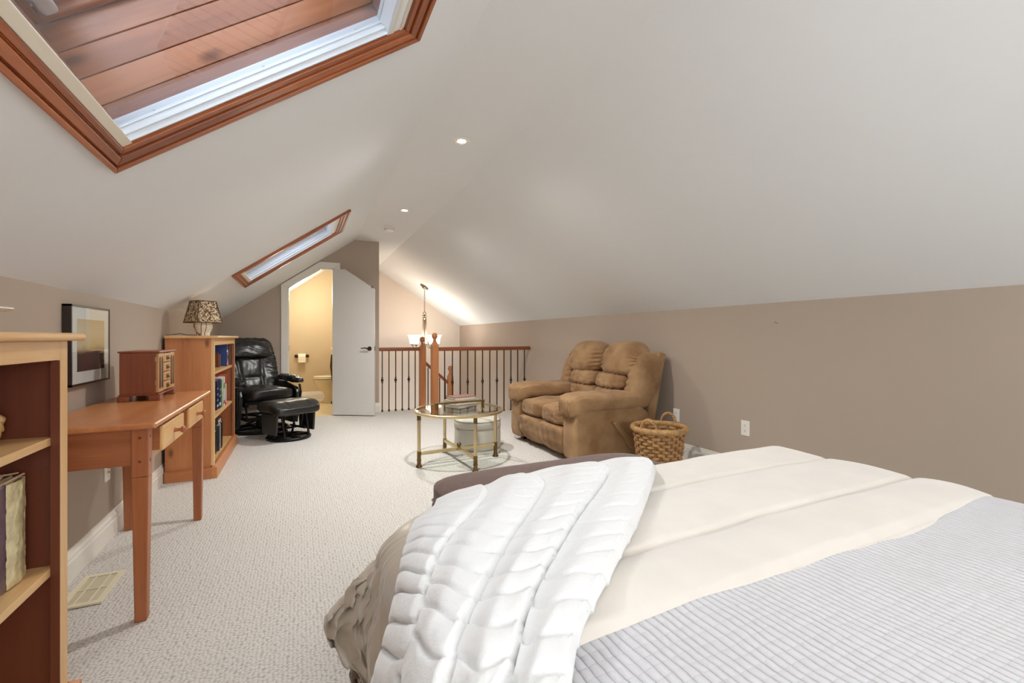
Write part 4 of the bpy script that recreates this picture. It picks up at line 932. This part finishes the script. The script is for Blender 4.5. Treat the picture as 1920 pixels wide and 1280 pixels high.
# three stacked books
z = QZ + .0005
for i, (ang, wx_, wy_, h_, col, lab) in enumerate(((8, .24, .17, .030, (62, 60, 74), 'dark slate covered book at the bottom of the coffee table stack'), (2, .25, .18, .036, (196, 184, 160), 'thick cream covered book in the middle of the coffee table stack'), (-6, .22, .155, .030, (124, 74, 66), 'dull red covered book on top of the coffee table stack'))):
    t = thing('book', lab, 'book', (1.300, 3.815, z), math.radians(ang + 20), 'books stacked on the coffee table')
    cmt = mat('stack_cover_%d' % i, col, .45)
    m = M(); m.box(-wx_ / 2, wx_ / 2, -wy_ / 2, wy_ / 2, 0, .003); m.box(-wx_ / 2, wx_ / 2, -wy_ / 2, wy_ / 2, h_ - .003, h_); m.box(-wx_ / 2, wx_ / 2, wy_ / 2 - .003, wy_ / 2, 0, h_); m.build('cover', cmt, t, local=True)
    M().box(-wx_ / 2 + .004, wx_ / 2 - .004, -wy_ / 2 + .004, wy_ / 2 - .003, .003, h_ - .003).build('pages', mat('page_edges', (222, 212, 192), .9, var=.12, vscale=300, stretch=(.02, .02, 1)), t, local=True)
    z += h_ + .0005

# ------------------------------------------------------------------ round storage pouf
ox, oy = 1.590, 4.165
t = thing('pouf', 'round pale grey storage pouf with a lid, behind the coffee table', 'pouf', (ox, oy, 0))
pf = mat('pale_vinyl', (206, 200, 186), .5, var=.05, vscale=5, bump=.1, bscale=18, bdist=.006)
wob = lambda a, z: 1 + .008 * math.sin(3 * a + z * 20) + .006 * math.sin(7 * a)
M().lathe([(.218, .0), (.226, .008), (.228, .1), (.225, .19), (.224, .20)], (ox, oy, 0), 56, mod=wob).build('body', pf, t, smooth=40)
lid = M().lathe([(.2245, .202), (.229, .206), (.230, .255), (.226, .270), (.21, .284), (.16, .294), (.08, .299), (.001, .300)], (ox, oy, 0), 56, caps=False, mod=wob).build('lid', pf, t, smooth=60)
m = M(); m.torus((ox, oy, .271), .2265, .0042, 56, 6); m.torus((ox, oy, .203), .227, .0035, 56, 6); m.build('piping', mat('grey_piping', (150, 144, 132), .6), lid, smooth=60)
m = M(); a = math.radians(196); m.tube([(ox + .229 * math.cos(a + d), oy + .229 * math.sin(a + d), zz) for d, zz in ((-.10, .21), (-.05, .196), (0, .205), (.05, .188))], .004, 6); m.build('pull_tab', mat('grey_tab', (120, 114, 104), .6), lid)
m = M(); m.lathe([(.23, .0), (.233, .004), (.233, .010), (.226, .012)], (ox, oy, 0), 48); m.build('base_band', mat('pouf_base', (176, 168, 150), .7), t, smooth=40)

# ------------------------------------------------------------------ black leather glider recliner
GX, GY, GR = -.43, 5.98, math.radians(24)
t = thing('glider_recliner', 'black leather glider recliner with a head pillow near the bathroom door', 'recliner', (GX, GY, 0), GR)
m = M(); m.torus((0, 0, .018), .30, .018, 48, 8); m.build('base_ring', black_metal, t, smooth=70, local=True)
m = M(); m.box(-.29, .29, -.02, .02, .02, .045); m.box(-.02, .02, -.29, .29, .02, .045); m.cyl((0, 0, .03), (0, 0, .16), .035, n=16); m.build('swivel_post', black_metal, t, bevel=.003, local=True)
for sx in (-.20, .20):
    m = M(); m.box(sx - .014, sx + .014, -.24, .24, .15, .185); m.tube([(sx, -.20, .16), (sx + .01, -.14, .30)], .011, 8); m.tube([(sx, .20, .16), (sx + .01, .14, .30)], .011, 8); m.box(sx - .012, sx + .012, -.22, .22, .30, .325)
    m.build('glide_frame', black_metal, t, local=True)
m = M(); m.box(-.2, .2, -.2, -.17, .15, .18); m.box(-.2, .2, .17, .2, .15, .18); m.tube([(-.2, -.18, .12), (.2, -.05, .20)], .010, 8); m.tube([(-.2, .1, .2), (.2, -.2, .13)], .010, 8); m.build('linkage', black_metal, t, local=True)
for sx in (-1, 1):
    pr_ = [(-.29, .50), (-.33, .44), (-.30, .30), (-.235, .09), (-.20, .075), (.22, .075), (.27, .12), (.30, .54), (.05, .55)]
    m = M().prism(pr_, 'x', sx * .30 - .022, sx * .30 + .022); m.build('side_panel', black_leather, t, bevel=.012, seg=3, smooth=50, local=True)
    m = M(); m.tube([(sx * .328, -.30, .53), (sx * .332, -.325, .44), (sx * .33, -.285, .28), (sx * .33, -.22, .08)], .013, 8); m.build('side_rod', black_metal, t, smooth=70, local=True)
    def fa(q, sx=sx): return (.01 * math.sin(q[1] * 4), 0, .012 * (1 - q[0] ** 2) - .02 * sstep(.4, 1, -q[1]) + .006 * math.sin(q[1] * 19) * sstep(0, 1, q[2]) + wr(q, .006, 3, sx))
    M().puffy((sx * .31, -.085, .585), (.062, .285, .036), 3.4, 18, fa).build('arm_pad', black_leather, t, smooth=180, local=True)
def fs(q): return (0, -.01 * (1 - q[0] ** 2), .02 * (1 - q[0] ** 2) + wr(q, .008, 2.5, 2) + .012 * sstep(.5, 1, -q[1]))
M().puffy((0, -.065, .425), (.265, .325, .070), 4.5, 22, fs).build('seat_cushion', black_leather, t, smooth=180, local=True)
M().box(-.22, .22, -.20, .2, .325, .36).build('seat_pan', black_metal, t, local=True)
def gl(p): zz = p[2] - .42; return (p[0], p[1] + zz * .36, p[2])
def fb(q):
    fr = sstep(0, .6, -q[1]); u = abs(q[0])
    seam = -.020 * (math.exp(-((u - .40 - .1 * q[2]) / .035) ** 2) * sstep(.45, .30, q[2])) - .016 * math.exp(-((q[2] - .36) / .03) ** 2) - .014 * math.exp(-((q[2] + .45) / .03) ** 2) * sstep(.45, .3, u)
    pl = .006 * math.sin(q[2] * 34 + abs(q[0]) * 6) * sstep(.45, .9, u) + wr(q, .010, 3.2, 5)
    side = .02 * sstep(-.2, -1, q[2]) * q[0]
    return (side - .03 * q[0] * sstep(.0, 1, q[2]), -(seam + pl + .01 * (1 - u)) * fr, .012 * math.sin(q[0] * 20) * sstep(.8, 1, q[2]) * .4)
m = M().puffy((0, .235, .745), (.315, .075, .325), 7, 34, fb); m.v = [gl(p) for p in m.v]; m.build('backrest', black_leather, t, smooth=180, local=True)
def fp(q): return (0, wr(q, .006, 3, 8) + .004 * math.sin(q[0] * 18) * sstep(.2, .9, q[2]), -.03 * q[0] ** 2 * .6)
m = M().puffy((0, .130, .935), (.240, .070, .100), 2.8, 22, fp); m.v = [gl(p) for p in m.v]; m.build('head_pillow', black_leather, t, smooth=180, local=True)
# gliding footstool
t = thing('glider_ottoman', 'black leather gliding footstool on a ring base in front of the recliner', 'footstool', (-.11, 5.37, 0), math.radians(31))
M().torus((0, 0, .016), .205, .016, 44, 8).build('base_ring', black_metal, t, smooth=70, local=True)
m = M(); m.box(-.2, .2, -.016, .016, .015, .036); m.box(-.016, .016, -.2, .2, .015, .036); m.build('base_cross', black_metal, t, local=True)
for sx in (-1, 1):
    m = M(); m.tube([(sx * .13, -.16, .03), (sx * .135, -.12, .17), (sx * .13, -.10, .28)], .012, 8); m.tube([(sx * .13, .16, .03), (sx * .135, .12, .17), (sx * .13, .10, .28)], .012, 8); m.build('post', black_metal, t, smooth=70, local=True)
    m = M(); m.tube([(sx * .10, -.10, .27), (sx * .10, -.06, .11)], .009, 8); m.tube([(sx * .10, .10, .27), (sx * .10, .06, .11)], .009, 8); m.tube([(sx * .10, -.14, .11), (sx * .10, .14, .11)], .012, 8); m.build('swing_arm', black_metal, t, smooth=70, local=True)
    M().prism([(-.15, .285), (-.13, .07), (.13, .07), (.15, .285)], 'x', sx * .205 - .012, sx * .205 + .012).build('side_panel', black_leather, t, bevel=.006, local=True)
M().tube([(-.2, 0, .11), (.2, 0, .11)], .011, 8).build('axle', black_metal, t, smooth=70, local=True)
M().box(-.2, .2, -.15, .15, .275, .295).build('seat_pan', black_metal, t, local=True)
def fo(q):
    s_ = -.007 * math.exp(-((abs(q[0]) - .42) / .025) ** 2) * sstep(.3, .9, q[2])
    return (0, 0, s_ + .020 * (1 - q[1] ** 2) * sstep(0, 1, q[2]) - .035 * sstep(.35, 1, -q[1]) + wr(q, .005, 3, 11))
M().puffy((0, 0, .345), (.265, .235, .052), 4.5, 26, fo).build('cushion', black_leather, t, smooth=180, local=True)

# ------------------------------------------------------------------ bench at the foot of the bed
t = thing('bench', 'brown tweed upholstered bench at the foot of the bed', 'bench', (1.04, 1.68, 0))
tw = mat('brown_tweed', (112, 86, 76), .95, vscale=160, col2=(84, 62, 56), bump=.5, bscale=180, bdist=.002, sheen=.3)
def fbn(q): return (0, 0, .012 * (1 - q[0] ** 4) * sstep(0, 1, q[2]) + wr(q, .003, 2, 3))
M().puffy((1.05, 1.665, .432), (.555, .235, .046), 7, 22, fbn).build('cushion', tw, t, smooth=180)
b2 = M().box(.505, 1.595, 1.44, 1.89, .09, .388).build('box_body', tw, t, bevel=.025, seg=3)
m = M(); m.tube([(.53, 1.442, .390), (1.57, 1.442, .390), (1.592, 1.465, .390), (1.592, 1.865, .390), (1.57, 1.888, .390), (.53, 1.888, .390), (.508, 1.865, .390), (.508, 1.465, .390)], .005, 6, closed=True); m.build('piping', tw, b2, smooth=60)
for x in (.55, 1.55):
    for y in (1.48, 1.85): M().cyl((x, y, 0), (x, y, .095), .018, .025, 12).build('foot', pine_dark, t)

# ------------------------------------------------------------------ bed and bedding
BX0, BX1, BY1, BZ0 = .205, 1.945, 1.33, .60
t = thing('bed', 'double bed under pale bedding with its foot towards the bench', 'bed', (1.075, .25, 0))
M().box(.34, 1.81, -.85, 1.20, .12, .33).build('box_spring', mat('ticking', (214, 206, 194), .9), t, bevel=.02)
M().box(.33, 1.82, -.86, 1.21, .33, .545).build('mattress', mat('mattress_white', (224, 220, 212), .9), t, bevel=.05, seg=4)
for x in (.42, 1.72):
    for y in (-.75, 1.1): M().box(x - .03, x + .03, y - .03, y + .03, 0, .12).build('leg', black_metal, t)
M().box(.33, 1.82, -.93, -.87, .1, 1.0).build('headboard', oak, t, bevel=.01)
def edge(s, a, b, r):
    """flat coordinate s -> (position, drop) for a cloth folding over both edges"""
    if s < a + r:
        d = (a + r) - s; q = d / r
        if q < PI / 2: return a + r - r * math.sin(q), r * (1 - math.cos(q))
        return a, r + (d - r * PI / 2)
    if s > b - r:
        d = s - (b - r); q = d / r
        if q < PI / 2: return b - r + r * math.sin(q), r * (1 - math.cos(q))
        return b, r + (d - r * PI / 2)
    return s, 0.0
def bed_pt(s, u, off=0.0, puff=0.0):
    x, dx = edge(s, BX0 - off, BX1 + off, .11 + off); y, dy = edge(u, -9, BY1 + off, .09 + off)
    d = dx + dy
    z = BZ0 + off + puff * (1 if d < .08 else max(0, 1 - (d - .08) / .1)) - d
    return (x, y, max(z, .03))
def puffz(x, y): return .012 * nz(x * 1.7, y * 1.7, 3) + .005 * nz(x * 6, y * 6, 1)
velvet = mat('cream_plush', (232, 224, 214), .9, var=.05, vscale=9.0, sheen=.6, bump=.12, bscale=9, bdist=.02)
# cream blanket: quilt seams across the bed, thick rolled edge lying on the grey coverlet
def blank(i, j):
    u = .585 + j * (BY1 + .16 - .585); sa = BX0 + .155 + .30 * sstep(.8, 1.25, u); s = sa + i * (BX1 + .18 - sa)
    e = -.010 * nz(s * 2.2, 0, 4)
    seam = 0
    for yc in (.785, 1.06): seam -= .013 * math.exp(-((u - yc - .012 * nz(s * 2, yc, 0)) / .012) ** 2)
    pil = .010 * math.sin(PI * clamp((u - .585) / .2)) if u < .785 else .010 * math.sin(PI * clamp((u - .785) / .275))
    roll = .014 * (1 - sstep(0, .02, u - .585)) * -1
    x, y, z = bed_pt(s, u + e, .014, puffz(s, u) + seam + pil + roll)
    return (x, y, z)
b_ = M().grid(blank, 150, 130)
# turned-under near edge
nb = len(b_.v)
def under(i, j):
    x, y, z = blank(i, 0); a = PI * j
    return (x, y - .016 * math.sin(a), z - .014 * (1 - math.cos(a)))
b_.grid(under, 150, 5)
tag(b_.build('blanket', velvet, smooth=180), 'cream plush blanket with stitched seams across the foot half of the bed', 'blanket')
# waffle coverlet
def waffle():
    m, nt, N, K, b = newmat('grey_waffle_coverlet'); b.inputs['Base Color'].default_value = lin((212, 210, 214)); b.inputs['Roughness'].default_value = .9; b.inputs['Sheen Weight'].default_value = .3
    tc = N.new('ShaderNodeTexCoord'); nw = N.new('ShaderNodeTexNoise'); nw.inputs['Scale'].default_value = 12; K.new(tc.outputs['UV'], nw.inputs[0])
    ad = N.new('ShaderNodeVectorMath'); ad.operation = 'MULTIPLY_ADD'; K.new(nw.outputs['Color'], ad.inputs[0]); ad.inputs[1].default_value = (.013, .013, 0); K.new(tc.outputs['UV'], ad.inputs[2])
    sp = N.new('ShaderNodeSeparateXYZ'); K.new(ad.outputs[0], sp.inputs[0])
    def wave(sock, per, pw):
        a = N.new('ShaderNodeMath'); a.operation = 'MULTIPLY'; K.new(sock, a.inputs[0]); a.inputs[1].default_value = PI / per
        s_ = N.new('ShaderNodeMath'); s_.operation = 'SINE'; K.new(a.outputs[0], s_.inputs[0])
        ab = N.new('ShaderNodeMath'); ab.operation = 'ABSOLUTE'; K.new(s_.outputs[0], ab.inputs[0])
        p = N.new('ShaderNodeMath'); p.operation = 'POWER'; K.new(ab.outputs[0], p.inputs[0]); p.inputs[1].default_value = pw; return p.outputs[0]
    wx = wave(sp.outputs[0], .0165, .5); wy = wave(sp.outputs[1], .022, .5)
    mu = N.new('ShaderNodeMath'); mu.operation = 'MULTIPLY_ADD'; K.new(wy, mu.inputs[0]); mu.inputs[1].default_value = .22; K.new(wx, mu.inputs[2])
    bp = N.new('ShaderNodeBump'); bp.inputs['Strength'].default_value = .9; bp.inputs['Distance'].default_value = .0045; K.new(mu.outputs[0], bp.inputs['Height']); K.new(bp.outputs[0], b.inputs['Normal'])
    return m
def wfl(i, j):
    s = (BX0 - .25) + i * (BX1 - BX0 + .50); u = -.88 + j * (.70 + .88)
    x, y, z = bed_pt(s, u, .004, .012 * nz(s * 2.0, u * 2.0, 9) + .004 * nz(s * 7, u * 7, 2))
    return (x, y, z)
wo = M().grid(wfl, 120, 90); w_ = wo.build('coverlet', waffle(), smooth=180)
uv = w_.data.uv_layers.new(name='UVMap')
for lp in w_.data.loops:
    k = lp.vertex_index; i, j = k % 121, k // 121
    uv.data[lp.index].uv = (i / 120 * (BX1 - BX0 + .5), j / 90 * 1.58)
tag(w_, 'pale grey waffle coverlet on the near half of the bed', 'coverlet')
# satin comforter: hangs round the foot corner, bunched and flaring out
satin = mat('taupe_satin', (200, 188, 170), .30, sheen=.3, var=.1, vscale=6, bump=.1, bscale=20, bdist=.01)
def ring(q):
    """path round the bed: left side (y .45) -> foot corner -> along the foot; returns point, outward normal"""
    L1, L2 = .80, 1.55; s = q * (L1 + .19 + L2)
    if s < L1: return Vector((BX0 - .012, .40 + s, 0)), Vector((-1, 0, 0))
    s -= L1
    if s < .19:
        a = s / .19 * PI / 2; c = Vector((BX0 + .12, 1.20, 0)); n = Vector((-math.cos(a), math.sin(a), 0)); return c + n * .132, n
    s -= .19
    return Vector((BX0 + .12 + s, 1.332, 0)), Vector((0, 1, 0))
QC = (.80 + .095) / (.80 + .19 + 1.55)
def comf(i, j):
    p, n = ring(i); c = math.exp(-((i - QC + .01) / .055) ** 2); c2 = math.exp(-((i - QC) / .045) ** 2)
    zt = BZ0 - .085 - .035 * c; h = .365 - .035 * c - .02 * math.sin(i * 40) - .05 * (1 - c)
    if c > .02: n = (n.lerp(Vector((-.93, .36, 0)), min(1, c * 1.2))).normalized()
    JF = .25
    if j < JF:   # tucked under the throw: from the bed top out to the edge
        f_ = j / JF; a_ = f_ * PI / 2; r_ = .10; o = p - n * (r_ * 1.4 * (1 - math.sin(a_)))
        pe = comf(i, JF)
        return (o.x + (pe[0] - p.x) * f_ ** 2, o.y + (pe[1] - p.y) * f_ ** 2, zt + (BZ0 - .02 - zt) * math.cos(a_))
    q = (j - JF) / (1 - JF)
    fl = (.012 + .018 * math.sin(i * 95 + 1.0) * q + .012 * math.sin(i * 170) * q) + c * (.118 * clamp(q / .48) - .075 * sstep(.55, 1.0, q) + .012 * math.sin(q * 11 + i * 60) * sstep(.1, .4, q))
    fold = c * (.034 * math.sin(i * 150 + q * 5) * q * (1.25 - q) + .022 * (abs(nz(i * 55, q * 4.5 + i * 20, 1)) ** .6 - .35) + .010 * nz(i * 140, q * 12, 4))
    o = p + n * max(fl + fold, .006)
    A1 = (i - QC) * 230 + q * 7 + 2.2 * nz(i * 35, q * 3, 6); A2 = (i - QC) * 110 - q * 11 + 2.0 * nz(i * 30, q * 3, 16)
    o.y -= c * sstep(0, .22, q) * (.040 * (1 - abs(math.sin(A1))) ** 1.6 + .034 * (1 - abs(math.sin(A2))) ** 1.4 - .02)
    return (o.x, o.y, zt - h * q)
def iden(t):   # more samples where the cloth bunches up
    if t < .2: return (QC - .13) * t / .2
    if t < .8: return QC - .13 + .22 * (t - .2) / .6
    return QC + .09 + (1 - QC - .09) * (t - .8) / .2
cmf = M().grid(lambda a_, b_: comf(iden(a_), b_), 340, 80); co = cmf.build('comforter', satin, smooth=180)
tag(co, 'shiny taupe satin comforter bunched out at the foot corner of the bed', 'comforter')
fr = M()
def hem(i, j):
    i = iden(i); x, y, z = comf(i, 1.0); p, n = ring(i); a = 2 * PI * j; r = .016 + .005 * nz(i * 160, j * 3, 0)
    return (x + n.x * r * math.cos(a), y + n.y * r * math.cos(a), z - .008 + r * 1.4 * math.sin(a))
fr.grid(hem, 340, 10); fr.build('hem', mat('brown_plush_hem', (122, 100, 84), .95, sheen=.6, bump=.6, bscale=140, bdist=.006), co, smooth=180)
# ribbed plush throw laid diagonally, in pleats, hanging over the left side
def poly(pts):
    P = [Vector(p) for p in pts]; d = [0]
    for a, b in zip(P, P[1:]): d.append(d[-1] + (b - a).length)
    def at(t):
        s = t * d[-1]
        for k in range(len(P) - 1):
            if s <= d[k + 1] or k == len(P) - 2:
                f_ = (s - d[k]) / (d[k + 1] - d[k]); p0 = P[max(k - 1, 0)]; p1 = P[k]; p2 = P[k + 1]; p3 = P[min(k + 2, len(P) - 1)]
                return .5 * ((2 * p1) + (p2 - p0) * f_ + (2 * p0 - 5 * p1 + 4 * p2 - p3) * f_ * f_ + (3 * p1 - p0 - 3 * p2 + p3) * f_ ** 3)
    return at
TZ = BZ0 + .045
def gp(x, y, z=TZ):   # photo pixel -> bed top plane, used once to lay the throw's folds out on the bed
    a = (x - 960) / 840; v = (632 - y) / 840; c, s = math.cos(YAW), math.sin(YAW); k = (z - 1.08) / v
    return (k * (a * c + s), k * (c - a * s), z)
E3 = poly([(1.19, 1.40, .50), (1.17, 1.37, .60), gp(1229, 873), gp(1205, 960), gp(1163, 1046), gp(1095, 1177), gp(1071, 1280), (.235, .405, TZ), (.17, .37, .60), (.145, .36, .48), (.14, .36, .34)])
R2 = poly([(.93, 1.41, .50), (.915, 1.38, .60), gp(1145, 880), gp(1080, 980), gp(1005, 1115), gp(957, 1280), (.19, .47, TZ - .02), (.145, .45, .53), (.135, .45, .42), (.13, .45, .30)])
R1 = poly([(.70, 1.41, .50), (.675, 1.38, .60), gp(1023, 906), gp(950, 1030), gp(872, 1183), gp(852, 1255), (.15, .52, TZ - .05), (.132, .52, .52), (.125, .53, .42), (.12, .54, .28)])
R0 = poly([(.58, 1.41, .50), (.55, 1.38, .585), gp(915, 930), gp(835, 1025), gp(798, 1120, .635), gp(775, 1205, .615), (.125, .68, .555), (.118, .70, .47), (.112, .72, .38), (.11, .74, .27)])
L0 = poly([(.42, 1.40, .48), (.39, 1.37, .57), gp(812, 950, .60), gp(782, 971, .605), gp(765, 1002, .605), gp(751, 1060, .59), gp(742, 1108, .565), (.145, .88, .50), (.135, .92, .42), (.128, .97, .33), (.124, 1.0, .25)])
CRV = (L0, R0, R1, R2, E3); WID = (0, .19, .42, .70, 1.0)
def tp(i, j):
    k = 0
    while k < 3 and i > WID[k + 1]: k += 1
    f_ = (i - WID[k]) / (WID[k + 1] - WID[k])
    return CRV[k](j).lerp(CRV[k + 1](j), f_), k, f_
def throw(i, j):
    # i across (0 left edge .. 1 right edge), j along from the foot to the left side
    p, k, f_ = tp(i, j)
    e = .004
    du = tp(min(i + e, 1), j)[0] - tp(max(i - e, 0), j)[0]; dj = tp(i, min(j + e, 1))[0] - tp(i, max(j - e, 0))[0]
    n = dj.cross(du)
    n = n.normalized() if n.length > 1e-9 else Vector((0, 0, 1))
    if n.dot(Vector((-.5, .2, 1))) < 0: n = -n
    # pleat: each band swells and drops at its right edge
    A = (.5, .8, 1, 1)[k]
    h = A * (.004 + .014 * sstep(0, .5, f_) - .020 * sstep(.90, 1.0, f_)) + .006 * math.sin(PI * f_)
    w4 = (.35, .7, 1, 1)[k]
    t_ = j * 20.5 + (.0, .33, .1, .62)[k] + w4 * (-.45 * f_ + .17 * math.sin(f_ * 5.6 + k) + .30 * sstep(.82, 1.0, f_)) + .10 * nz(i * 5, j * 6, 2)
    x = t_ % 1.0; d = min(x, 1 - x)
    edgef = sstep(.0, .05, i)
    h *= .35 + .65 * sstep(.02, .22, j)
    rib = (.4 + .6 * edgef) * (-.0085 * math.exp(-(d / .07) ** 2) + .0032 * math.sin(PI * x)) * (.30 + .70 * sstep(.25, .62, j)) * (.7 if k == 3 and j < .6 else 1)
    g = .003 * nz(i * 14, j * 14, 5)
    return tuple(p + n * (h + rib + g))
th_ = M().grid(throw, 160, 300)
fur = mat('white_plush', (236, 236, 236), .95, sheen=.7, bump=.35, bscale=120, bdist=.004)
o = th_.build('throw_blanket', fur, smooth=180)
sd_ = o.modifiers.new('thick', 'SOLIDIFY'); sd_.thickness = .016; sd_.offset = -1
tag(o, 'white ribbed plush throw folded in pleats across the foot corner of the bed', 'throw')
